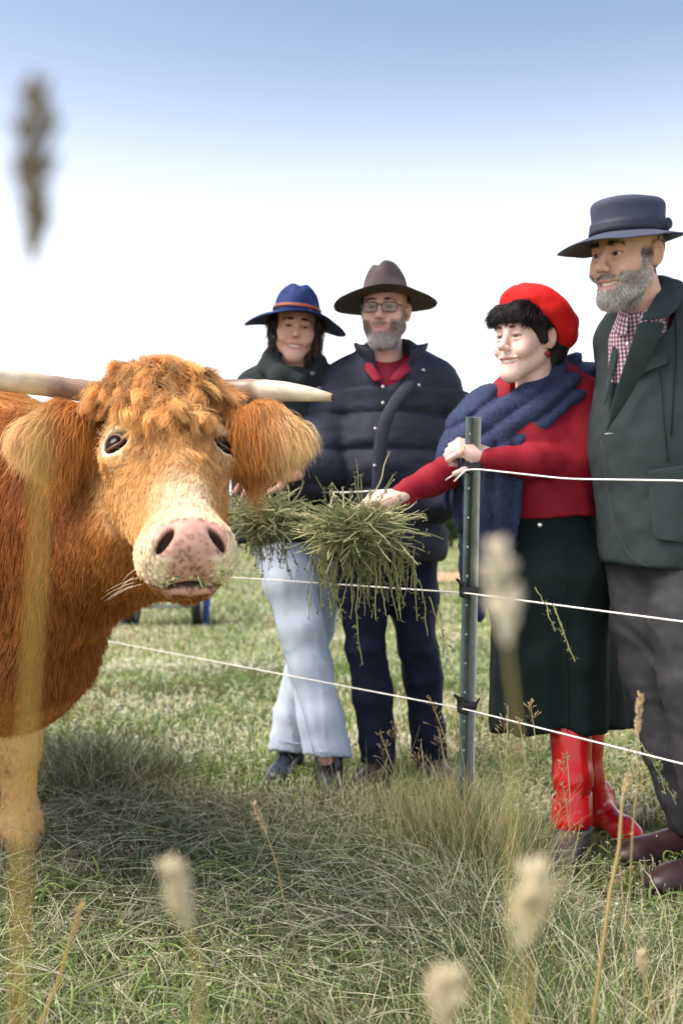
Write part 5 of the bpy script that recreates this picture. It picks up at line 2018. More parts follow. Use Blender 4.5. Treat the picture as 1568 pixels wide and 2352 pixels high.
    def cstrip(rows, name, m_, par, th_=.005, uvcol=False):
        rows = np.asarray(rows, float)
        b_ = MB()
        b_.grid(rows.reshape(-1, 3), rows.shape[1], rows.shape[0])
        if uvcol:
            n_u, n_v = rows.shape[1], rows.shape[0]
            lu = np.concatenate([[0], np.cumsum(np.linalg.norm(np.diff(rows[0], axis=0), axis=1))])
            lv = np.concatenate([[0], np.cumsum(np.linalg.norm(np.diff(rows[:, n_u // 2], axis=0), axis=1))])
            g_ = np.stack(np.meshgrid(lu, lv), -1).reshape(-1, 2)
            b_.C = [np.concatenate([g_ + 5, np.zeros((len(g_), 1))], 1)]
        o = b_.build(name, m_, par, usecol=uvcol)
        solidify(o, th_, 0)
        subsurf(o, 2)
        return o
    # shirt collar leaves
    nk = P(1480, 682, 2.745)
    def ringpt(a, r, dz):
        r_ = math.radians(a)
        return nk + rgt * math.sin(r_) * r + fwd * math.cos(r_) * r * .95 + V3(0, 0, dz - .04 + .048 * (1 - math.cos(r_)))
    for sgn in (1, -1):
        an = np.linspace(14, 175, 10)
        top = [ringpt(sgn * a, .066, -.014) for a in an]
        mid = [ringpt(sgn * a, .073, -.028) for a in an]
        low = [ringpt(sgn * (a - (6 if i == 0 else 0)), (.080 if sgn < 0 or i < 3 else .073) + (.008 if i < 3 else 0), -.066 - .022 * max(0, 1 - i / 3)) for i, a in enumerate(an)]
        cstrip([top, mid, low], 'shirt_collar', ck, sh, .004, True)
    wb = mat('shirt button white', (.8, .8, .8), .3)
    for px, py, dd in ((1440, 790, 2.685),):
        b = MB()
        b.ball(P(px, py, dd), (.006, .004, .006), 10, 6)
        b.build('shirt_button', wb, sh)
    # blazer
    bz = mat('dark green wool', (.030, .042, .043), .9, sheen=.2, var=.18, vscale=25, bump=.35, bscale=700)
    S = SDF()
    S.cone(P(1505, 800, 2.85), P(1500, 1000, 2.83), .175, .178, k=.06, squash=(fwd, .78))
    S.cone(P(1500, 1000, 2.83), P(1525, 1260, 2.82), .178, .185, k=.06, squash=(fwd, .80))
    S.cone(P(1438, 775, 2.90), P(1605, 735, 2.81), .070, .074, k=.06)
    S.cone(P(1500, 705, 2.85), P(1505, 760, 2.85), .085, .12, k=.05)
    S.chain([P(1608, 760, 2.77), P(1640, 900, 2.75), P(1668, 1040, 2.71), P(1684, 1185, 2.63)], [.080, .076, .066, .055], k=.03)
    S.chain([P(1428, 790, 2.92), P(1455, 1000, 3.02), P(1500, 1190, 2.99)], [.070, .062, .052], k=.03)
    # skirt of the jacket, cut away at the front
    S.half(P(1520, 1308, 2.7), (-.12, 0, -1), k=.01)
    S.cone(P(1478, 640, 2.735), P(1484, 735, 2.755), .074, .080, k=.01, sub=True)
    # V opening
    for off in (.0, .05, .10):
        S.cone(P(1443, 725, 2.715 - off), P(1388, 955, 2.67 - off), .042, .004, k=.008, sub=True)
    S.ell(P(1392, 1300, 2.68), (.075, .10, .13), rotm(-42), k=.02, sub=True)

    def disp(q):
        return .004 * aniso(q, [[1, 0, .3], [0, 1, 0], [-.3, 0, 1]], (9, 9, 4), 71, .7) + .0025 * aniso(q, np.eye(3), (20, 20, 20), 72) + .004 * crease(q, [[.8, 0, .6], [0, 1, 0], [-.6, 0, .8]], (9, 9, 4), 73)
    v, f = S.mesh(.0065, disp)
    bo = np_mesh('blazer', v, f, bz, p)
    # nearest surface helper: push flat trim on to the blazer front
    fm_ = (vnormals(v, f)[:, 1] < .3)
    vs = v[fm_]

    def on(px, py, lift=.004):
        """point of the blazer's front surface seen at that pixel"""
        best = None
        q = P(px, py, 1.0) - V3(0, 0, CAM_H)
        u = q / q[1]
        rel = vs - V3(0, 0, CAM_H)
        dep = rel[:, 1]
        pr = rel / dep[:, None]
        dd = np.hypot(pr[:, 0] - u[0], pr[:, 2] - u[2])
        m = dd < .0065
        dd_ = dep[m].min() if m.any() else 2.68
        return V3(0, 0, CAM_H) + u * (dd_ - lift)
    # lapels
    t_ = np.linspace(0, 1, 9)
    inner = [(1500, 655), (1478, 705), (1462, 760), (1440, 820), (1415, 885), (1396, 940), (1387, 985)]
    outer = [(1566, 672), (1538, 725), (1522, 742), (1497, 800), (1462, 880), (1420, 945), (1388, 988)]
    notch = [(1545, 665), (1530, 690)]

    def curve(pts, n=15, lift=.008):
        pts = np.array(pts, float)
        tt = np.linspace(0, 1, len(pts))
        q = np.linspace(0, 1, n)
        return [on(np.interp(a, tt, pts[:, 0]), np.interp(a, tt, pts[:, 1]), lift) for a in q]
    dsm = lambda A: np.concatenate([A[:1], (A[:-2] + 2 * A[1:-1] + A[2:]) / 4, A[-1:]])

    def edge(pts, n=15):
        q = np.array([P(*a) for a in pts])
        t0_ = np.linspace(0, 1, len(q))
        tt_ = np.linspace(0, 1, n)
        r_ = np.stack([np.interp(tt_, t0_, q[:, i_]) for i_ in range(3)], -1)
        for _ in range(3):
            r_ = dsm(r_)
        return r_
    # lower lapel
    A_ = edge([(1464, 738, 2.652), (1450, 782, 2.656), (1430, 842, 2.672), (1408, 912, 2.70), (1389, 985, 2.735)])
    B2 = edge([(1530, 740, 2.650), (1512, 782, 2.662), (1480, 852, 2.692), (1440, 922, 2.712), (1391, 992, 2.735)])
    cstrip([A_, (A_ + B2) / 2 + V3(0, -.006, 0), B2], 'lapel', bz, bo, .005)
    # upper collar
    A_ = edge([(1524, 640, 2.80), (1508, 672, 2.70), (1490, 704, 2.655), (1465, 740, 2.644)], 11)
    B2 = edge([(1572, 648, 2.80), (1568, 690, 2.69), (1552, 714, 2.655), (1528, 733, 2.642)], 11)
    cstrip([A_, (A_ + B2) / 2 + V3(0, -.010, .004), B2], 'collar', bz, bo, .006)
    # far side lapel edge
    fi = [(1440, 752), (1424, 800), (1406, 860), (1390, 930)]
    fo = [(1418, 758), (1404, 800), (1393, 860), (1383, 930)]
    A_, B2 = np.array(curve(fi, 9, .012)), np.array(curve(fo, 9, .006))
    cstrip([A_, (A_ + B2) / 2 + fwd * .004, B2], 'lapel', bz, bo, .005)
    # pockets
    def patch(corners, name, n=9):
        c = np.array(corners, float)
        rows = []
        for a in np.linspace(0, 1, 5):
            l, r = c[0] * (1 - a) + c[3] * a, c[1] * (1 - a) + c[2] * a
            row = np.array([on(*(l * (1 - b_) + r * b_), .0045) for b_ in np.linspace(0, 1, n)])
            for _ in range(3):
                row = dsm(row)
            rows.append(row)
        return cstrip(rows, name, bz, bo, .003)
    patch([(1452, 838), (1530, 808), (1534, 834), (1455, 866)], 'breast_pocket')
    patch([(1484, 1080), (1575, 1066), (1580, 1250), (1500, 1240)], 'hip_pocket')
    sd = mat('dark stitching', (.008, .010, .011), .9)
    seam(on, [(1548, 700), (1553, 800), (1545, 900), (1540, 1000)], 'sleeve_seam', sd, bo, .0016)
    seam(on, [(1515, 850), (1522, 950), (1532, 1060)], 'front_dart', sd, bo, .0012)
    seam(on, [(1380, 1010), (1392, 1120), (1410, 1210), (1445, 1280), (1490, 1303)], 'edge_stitching', mat('edge stitch', (.05, .065, .065), .9), bo, .0010)
    b = MB()
    q0, q1 = on(1388, 997, .010), on(1406, 995, .010)
    b.tube([q0, (q0 + q1) / 2, q1], .0016, 6)
    b.build('buttonhole', mat('buttonhole thread', (.45, .45, .45), .8), bo)
    # trousers
    tm = mat('charcoal trousers', (.038, .037, .042), .8, sheen=.12, var=.2, vscale=20, bump=.2, bscale=700)
    S = SDF()
    S.cone(P(1490, 1250, 2.87), P(1590, 1250, 2.82), .125, .13, k=.06)
    S.chain([P(1480, 1300, 2.88), P(1482, 1420, 2.87), P(1494, 1560, 2.86), P(1540, 1720, 2.84), P(1592, 1900, 2.84)], [.110, .096, .078, .072, .068], k=.03)
    S.chain([P(1585, 1300, 2.78), P(1580, 1430, 2.74), P(1590, 1560, 2.70), P(1620, 1740, 2.68), P(1652, 1960, 2.66)], [.120, .108, .086, .078, .072], k=.03)
    S.half(P(1590, 1925, 2.84), (-.3, 0, -1))

    def disp(q):
        return .006 * aniso(q, [[.8, 0, .6], [0, 1, 0], [-.6, 0, .8]], (24, 14, 5), 81, .7) + .004 * aniso(q, np.eye(3), (9, 9, 20), 82, .8) + .006 * crease(q, [[.8, 0, .6], [0, 1, 0], [-.6, 0, .8]], (16, 10, 4), 83)
    v, f = S.mesh(.0075, disp)
    np_mesh('trousers', v, f, tm, p)
    # boots
    bm1 = mat('oxblood boot', (.032, .013, .014), .42, spec=.4, var=.35, vscale=25, bump=.2, bscale=60)
    for hp, yw in ((P(1590, 1965, 2.86), -74), (P(1670, 2055, 2.66), -70)):
        S = SDF()
        boot(S, (hp[0], hp[1], 0), yw, 1.14, .16)
        v, f = S.mesh(.006)
        np_mesh('boot', v, f, bm1, p)
    return p


man_blazer()
# ================================================================= electric fence
def build_fence():
    steel = mat('painted steel', (.22, .28, .31), .45, metal=.3, var=.25, vscale=30, spec=.5, bump=.1, bscale=120)
    steel_lit = mat('lit flange steel', (.50, .53, .55), .4, metal=.5, var=.2, vscale=40)  # paler copy of the post steel, painting the light on its right flange
    top, bot = P(1087, 958, 2.78), P(1066, 1960, 2.84)
    bot[2] = -.05
    ax = unit(bot - top)
    root = empty('fence_post', (bot[0], bot[1], 0), 'blue-grey steel star picket with black insulators gripped by a hand', 'fence post')
    # Y-shaped section
    b = MB()
    ang = [math.radians(a) for a in (200, 335, 85)]
    wd = (.024, .021, .022)
    L = np.linalg.norm(bot - top)
    prof = []
    for a, w in zip(ang, wd):
        d = np.array([math.cos(a), math.sin(a)])
        n = np.array([-d[1], d[0]])
        prof.append((d, n, w))
    flanges = []
    for i, (d, n, w) in enumerate(prof):
        m_ = MB()
        c = (top + bot) / 2
        xd = np.array([d[0], d[1], 0]) - ax * (np.array([d[0], d[1], 0]) @ ax)
        xd = unit(xd)
        yd = np.cross(ax, xd)
        R = np.stack([xd, yd, ax], 1)
        m_.box(c + xd * (w / 2 + .001), (w, .0042, L), R, .0008)
        fo = m_.build('flange', steel_lit if i == 1 else steel, root, False)
        flanges.append((xd, yd, w))
    # holes: small bright discs seen through the web
    hm = mat('hole rim', (.62, .64, .66), .4)
    xd, yd, w = flanges[0]
    for k in range(13):
        c = top + ax * (.035 + .012 * (k == 0) + k * .082) + xd * .012
        h = MB()
        th = np.linspace(0, 2 * np.pi, 12, endpoint=False)
        for s in (1,):
            ring = c[None] + (np.cos(th)[:, None] * xd + np.sin(th)[:, None] * ax) * .0028 - yd * .0027 * (1 if yd[1] > 0 else -1)
            h.add(np.concatenate([ring, c[None] - yd * .0028 * (1 if yd[1] > 0 else -1)]), [[i, (i + 1) % 12, 12] for i in range(12)])
        h.build('post_hole', hm, root, False)
    blk = mat('black plastic', (.010, .010, .011), .4, spec=.4)

    def on(y):
        t = (P(0, y, 2.8)[2] - top[2]) / (bot[2] - top[2])
        return top + (bot - top) * t
    ins = {}
    for y in (1072, 1356, 1622):
        c = on(y)
        S = SDF()
        S.box(c + V3(0, -.002, 0), (.023, .018, .011), rad=.005, k=.006)
        S.box(c + V3(-.022, -.010, .002), (.010, .012, .021), rad=.005, k=.008)
        S.cone(c + V3(-.026, -.018, .020), c + V3(-.040, -.022, .032), .006, .004, k=.006)
        S.cone(c + V3(-.02, -.022, -.012), c + V3(-.006, -.026, -.020), .006, .005, k=.006)
        S.cone(c + V3(.022, -.006, .004), c + V3(.030, -.012, .020), .005, .003, k=.004)
        v, f = S.mesh(.0028)
        np_mesh('insulator', v, f, blk, root)
        ins[y] = c + V3(-.016, -.024, -.006)
    # ropes: each runs through its insulator; twisted strands
    rope = mat('white polywire', (.80, .76, .72), .7, var=.15, vscale=300)

    def wire(pts, label, r=.0024):
        pts = np.array(pts)
        seg = np.concatenate([[0], np.cumsum(np.linalg.norm(np.diff(pts, axis=0), axis=1))])
        n = int(seg[-1] / .009)
        t = np.linspace(0, seg[-1], n)
        q = np.stack([np.interp(t, seg, pts[:, i]) for i in range(3)], -1)
        k = int(.03 / .009)
        qs = q.copy()
        for _ in range(30):
            qs[1:-1] = (qs[:-2] + 2 * qs[1:-1] + qs[2:]) / 4
        T = unit(np.gradient(qs, axis=0))
        A = unit(np.cross(T, [0, 0, 1.0]))
        B = np.cross(T, A)
        b_ = MB()
        for j in range(3):
            ph = t / .016 * 2 * np.pi / 2 + j * 2.094
            off = (np.cos(ph)[:, None] * A + np.sin(ph)[:, None] * B) * r * .5
            b_.tube(qs + off, r * .62, 6)
        o = b_.build('fence_rope', rope)
        tag(o, label, 'fence rope', 'white ropes of the electric fence')

    def ext(a, b, f):
        return b + (b - a) * f
    i0, i1, i2 = ins[1072], ins[1356], ins[1622]
    # far (left) and near (right) points from the view with depth from constant height
    l2, r2 = P(245, 1472, 4.45), P(1568, 1755, 2.18)
    l1, r1 = P(520, 1325, 3.75), P(1568, 1428, 2.10)
    l0, r0 = P(600, 1130, 3.72), P(1568, 1104, 2.14)
    t0 = P(800, 1131, 3.3)
    wire([ext(i2, l2, .9), l2, i2, r2, ext(i2, r2, 1.5)], 'lowest white rope of the electric fence')
    wire([ext(i1, l1, .9), l1, i1, r1, ext(i1, r1, 1.5)], 'middle white rope of the electric fence')
    wire([ext(t0, l0, .9), l0, t0, P(1000, 1118, 2.93), i0 + V3(-.03, 0, -.012), i0, P(1300, 1100, 2.45), r0, ext(i0, r0, 1.5)], 'topmost white rope of the electric fence')
    tail = MB()
    tq = np.array([i0, i0 + V3(-.018, -.006, -.016), i0 + V3(-.040, -.01, -.038)])
    tail.tube(tq, .0022, 6)
    tail.build('rope_end', rope, root)


build_fence()


# ================================================================= hay
HAYM = mat('dry lucerne hay', attr=True, rough=.75, spec=.2, trans=.2)


def stem(o, d, L, k=10, bendv=(0, 0, -1), bamt=.4, wob=.1, rng=RNG):
    d = unit(d)
    st = L / (k - 1)
    pts = [np.array(o, float)]
    for i in range(1, k):
        t = i / (k - 1)
        v = unit(d * (1 - bamt * t) + np.array(bendv, float) * bamt * t + rng.normal(0, wob, 3))
        pts.append(pts[-1] + v * st)
    return np.array(pts)


def leaflets(mb, pts, n, size, rng=RNG):
    """small oval leaves along a stem"""
    for _ in range(n):
        i = rng.integers(2, len(pts))
        c = pts[i] + rng.normal(0, .004, 3)
        for _j in range(rng.integers(2, 5)):
            u = unit(rng.normal(0, 1, 3))
            w = unit(np.cross(u, rng.normal(0, 1, 3)))
            s = size * (.6 + .8 * rng.random())
            q = [c, c + u * s * .5 + w * s * .22, c + u * s, c + u * s * .5 - w * s * .22]
            g = rng.random()
            mb.add(q, [[0, 1, 2, 3]], np.array([.17, .195, .095]) * (.6 + .9 * g) + np.array([.10, .08, .03]) * (rng.random() < .25))


def hay_bundle(name, label, centre, rad, nstem, hang, rngseed, extra=()):
    rng = np.random.default_rng(rngseed)
    root = empty(name, tuple(centre), label, 'hay')
    lm = MB()
    P_, C_, R_ = [], [], []
    for _ in range(nstem):
        u = rng.normal(0, 1, 3)
        u = u / np.linalg.norm(u) * rng.random() ** .4
        o = centre + u * rad
        d = np.array([rng.normal(0, 1.1), rng.normal(0, .6), rng.normal(0, .36)])
        L = .07 + .17 * rng.random()
        bd = rng.normal(0, 1, 3) + np.array([0, 0, -.9 if rng.random() < .4 else 0])
        if rng.random() < .035:
            L *= 1.8
        s = stem(o - unit(d) * L * .4, d, L, 10, unit(bd), .1 + .5 * rng.random(), .07, rng)
        P_.append(s)
        straw = rng.random() < .36
        C_.append((np.array([.58, .54, .32]) if straw else np.array([.27, .29, .14])) * (.7 + .6 * rng.random()))
        leaflets(lm, s, rng.integers(4, 10), .0085, rng)
    for (o, L) in hang:
        s = stem(o, (rng.normal(0, .25), rng.normal(0, .1), -1), L, 10, (rng.normal(.1, .2), 0, -1), .5, .12, rng)
        P_.append(s)
        C_.append(np.array([.36, .34, .15]) * (.8 + .5 * rng.random()))
        leaflets(lm, s, int(4 + L * 26), .010, rng)
    o = strands('stems', np.array(P_), np.array([.0014] * 9 + [.0009]), HAYM, root, np.array(C_))
    tag(o, kind='stuff')
    lo = lm.build('leaves', HAYM, root, False, True)
    tag(lo, kind='stuff')
    return root


_r = np.random.default_rng(5)
_c1 = P(820, 1212, 2.73)
_hg = [(P(720 + 230 * _r.random(), 1240 + 50 * _r.random(), 2.72 + .1 * _r.random()), .07 + .12 * _r.random() ** 1.5) for _ in range(80)]
_hg += [(P(822, 1330, 2.72), .24), (P(950, 1260, 2.72), .20), (P(985, 1370, 2.72), .18), (P(905, 1290, 2.72), .16), (P(870, 1300, 2.72), .14), (P(1005, 1390, 2.74), .14), (P(960, 1330, 2.74), .16)]
_hb = hay_bundle('hay_bundle', 'large tangle of green hay hanging from the outstretched red sleeve', _c1, np.array([.105, .055, .052]), 560, _hg, 3)
_c2 = P(612, 1190, 3.12)
_hg = [(P(570 + 110 * _r.random(), 1210 + 40 * _r.random(), 3.1 + .08 * _r.random()), .06 + .07 * _r.random()) for _ in range(22)]
hay_bundle('hay_bundle', 'smaller blurred handful of hay beside the cow\'s nose', _c2, np.array([.080, .05, .065]), 300, _hg, 4)


def sprig(label, pts_px, dd, seed, nleaf=14):
    rng = np.random.default_rng(seed)
    root = empty('hay_sprig', tuple(P(*pts_px[0][0], dd)), label, 'hay sprig', 'sprigs of hay caught on the fence')
    lm, P_ = MB(), []
    for path in pts_px:
        q = np.array([P(x, y, dd) for x, y in path])
        t = np.linspace(0, 1, len(q))
        tt = np.linspace(0, 1, 14)
        s = np.stack([np.interp(tt, t, q[:, i]) for i in range(3)], -1) + rng.normal(0, .0012, (14, 3))
        P_.append(s)
        leaflets(lm, s, nleaf, .009, rng)
    strands('stems', np.array(P_), .0013, HAYM, root, np.tile([.40, .38, .18], (len(P_), 1)))
    lm.build('leaves', HAYM, root, False, True)


sprig('loose hay sprig dangling from the middle rope before the dark skirt', [[(1228, 1350), (1255, 1392), (1262, 1420), (1275, 1450)], [(1268, 1388), (1285, 1430), (1300, 1470), (1312, 1505)], [(1270, 1390), (1290, 1440), (1318, 1520)]], 2.42, 11, 7)
sprig('leafy hay sprig drooping from the lowest rope beside the dark trousers', [[(1470, 1705), (1490, 1740), (1520, 1790), (1545, 1830)], [(1475, 1712), (1440, 1725), (1425, 1765), (1435, 1800)], [(1480, 1720), (1510, 1760), (1525, 1815)]], 2.30, 12, 22)
# wisps in the cow's mouth
_rt = empty('hay_wisp', tuple(P(505, 1310, 1.80)), 'wisps of hay sticking out of the cow\'s mouth', 'hay wisp')
_lm, _ps = MB(), []
_rr = np.random.default_rng(21)
for pth in ([(500, 1308), (512, 1340), (522, 1370), (536, 1392)], [(505, 1302), (525, 1305), (545, 1315), (548, 1325)], [(500, 1305), (520, 1312), (540, 1300)], [(455, 1325), (460, 1338), (468, 1350)], [(380, 1335), (395, 1332), (408, 1328)], [(490, 1312), (505, 1318), (515, 1325)]):
    q = np.array([P(x, y, 1.715) for x, y in pth])
    t = np.linspace(0, 1, len(q))
    tt = np.linspace(0, 1, 12)
    s = np.stack([np.interp(tt, t, q[:, i]) for i in range(3)], -1) + _rr.normal(0, .0006, (12, 3))
    _ps.append(s)
    if pth[0][0] < 500:
        leaflets(_lm, s, 6, .008, _rr)
strands('stems', np.array(_ps), .0009, HAYM, _rt, np.tile([.42, .42, .18], (len(_ps), 1)))
_lm.build('leaves', HAYM, _rt, False, True)
# ================================================================= garden cart behind the cow
def build_cart():
    d = 9.6
    blue = mat('blue painted steel', (.035, .085, .36), .4, spec=.5, var=.1, vscale=8)
    blk = mat('black rubber', (.012, .012, .013), .7)
    zinc = mat('zinc axle', (.55, .56, .58), .35, metal=.8)
    c = P(380, 1400, d)
    root = empty('garden_cart', (c[0], d, 0), 'blue steel tipping cart with black tray parked on the grass', 'cart')
    w = .72
    # black dump tray
    S = SDF()
    S.box((c[0], d + .25, .50), (w / 2 - .02, .42, .17), rad=.05, k=.01)
    S.box((c[0], d + .25, .58), (w / 2 - .06, .38, .17), rad=.05, k=.01, sub=True)
    v, f = S.mesh(.02)
    np_mesh('tray', v, f, blk, root)
    b = MB()
    b.tube([(c[0] - w / 2 + .06, d, .205), (c[0] + w / 2 - .06, d, .205)], .016, 8)
    b.build('axle', zinc, root)
    b = MB()
    b.box((c[0], d - .02, .30), (w, .04, .05), None, .008)
    b.build('cross_bar', blue, root)
    for s in (-1, 1):
        b = MB()
        b.tube([(c[0] + s * (w / 2 + .035), d - .04, .0), (c[0] + s * (w / 2 + .055), d - .02, .34), (c[0] + s * (w / 2 + .03), d + .1, .62)], .026, 8)
        b.build('leg', blue, root)
        b = MB()
        xc = c[0] + s * (w / 2 - .045)
        th = np.linspace(0, 2 * np.pi, 32, endpoint=False)
        prof = [(-.035, .12), (-.045, .16), (-.04, .188), (-.015, .2), (.015, .2), (.04, .188), (.045, .16), (.035, .12)]
        V = np.array([[xc + x_, d + .02 + r_ * math.cos(a), .20 + r_ * math.sin(a)] for x_, r_ in prof for a in th])
        b.grid(V, 32, len(prof), True)
        wo_ = b.build('wheel', blk, root)
        b = MB()
        b.tube([(xc - .03, d + .02, .20), (xc + .03, d + .02, .20)], .12, 20)
        b.build('rim', zinc, wo_)
    b = MB()
    b.tube([(c[0], d + .6, .36), (c[0], d + 1.0, .55), (c[0], d + 1.25, .95)], .018, 8)
    b.tube([(c[0] - .16, d + 1.25, .95), (c[0] + .16, d + 1.25, .95)], .018, 8)
    b.build('handle', blue, root)


build_cart()
# ================================================================= grass
GRM = mat('grass blade', attr=True, rough=.6, spec=.25, trans=.28, tip=((.20, .19, .16), (1.38, 1.38, 1.32)))  # dark gaps between blades are painted into the root colour
G_GREEN, G_LIME, G_STRAW, G_PALE, G_BROWN = [np.array(c) for c in ((.115, .160, .065), (.20, .27, .08), (.46, .40, .22), (.68, .64, .46), (.16, .105, .065))]


def view_points(n, d0, d1, rng, power=1.0, margin=1.42):
    """ground points inside the view wedge between depths d0 and d1"""
    d = (d0 ** (2 - power) + (d1 ** (2 - power) - d0 ** (2 - power)) * rng.random(n)) ** (1 / (2 - power))
    x = (rng.random(n) * 2 - 1) * 784 / FPX * d * margin
    return np.stack([x, d, np.zeros(n) - .012], -1)


def trodden(p):
    """1 where feet have flattened the grass"""
    return sstep(.48, .58, p[:, 0]) * sstep(2.25, 2.45, p[:, 1]) * sstep(3.2, 3.05, p[:, 1])


def mixcol(p, rng, wts):
    """wts: (n,5) weights of green, lime, straw, pale, brown"""
    w = np.maximum(wts, 0)
    c = np.cumsum(w, 1) / w.sum(1, keepdims=True)
    k = (rng.random(len(p))[:, None] > c).sum(1).clip(0, 4)
    pal = np.stack([G_GREEN, G_LIME, G_STRAW, G_PALE, G_BROWN])
    return pal[k] * (.7 + .6 * rng.random((len(p), 1))), k


def blades(name, p, d0, L, k, r, col, bamt, rng, wob=.0, label=None, parent=None):
    keep = rng.random(len(p)) > .55 * trodden(p)
    p, d0, L, col = p[keep], d0[keep], L[keep], col[keep]
    r = np.asarray(r)[keep]
    bamt = np.asarray(bamt)[keep] if np.ndim(bamt) else bamt
    tr = trodden(p)
    L = L * (1 - .55 * tr)
    p[:, 2] = p[:, 2] * (1 - .9 * tr * (p[:, 2] > 0))
    n = len(p)
    up = np.tile([0, 0, 1.0], (n, 1))
    az = rng.random(n) * 6.283
    bend = np.stack([np.cos(az), np.sin(az), -.55 - .4 * rng.random(n)], -1)
    pts = np.zeros((n, k, 3))
    q = p.copy()
    pts[:, 0] = q
    st = L / (k - 1)
    flo = .004 + .045 * rng.random(n)
    b = np.asarray(bamt)[:, None] if np.ndim(bamt) else bamt
    for i in range(1, k):
        t = i / (k - 1)
        v = unit(d0 * (1 - b * t) + bend * b * t + (rng.normal(0, wob, (n, 3)) if wob else 0))
        q = q + v * st[:, None]
        q[:, 2] = np.maximum(q[:, 2], flo * (i > 1))
        pts[:, i] = q
    tp = np.clip(1.03 - np.linspace(0, 1, k) ** 2.2, .12, 1)
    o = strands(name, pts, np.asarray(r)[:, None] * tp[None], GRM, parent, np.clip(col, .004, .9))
    tag(o, label, None, None, 'stuff')
    return o


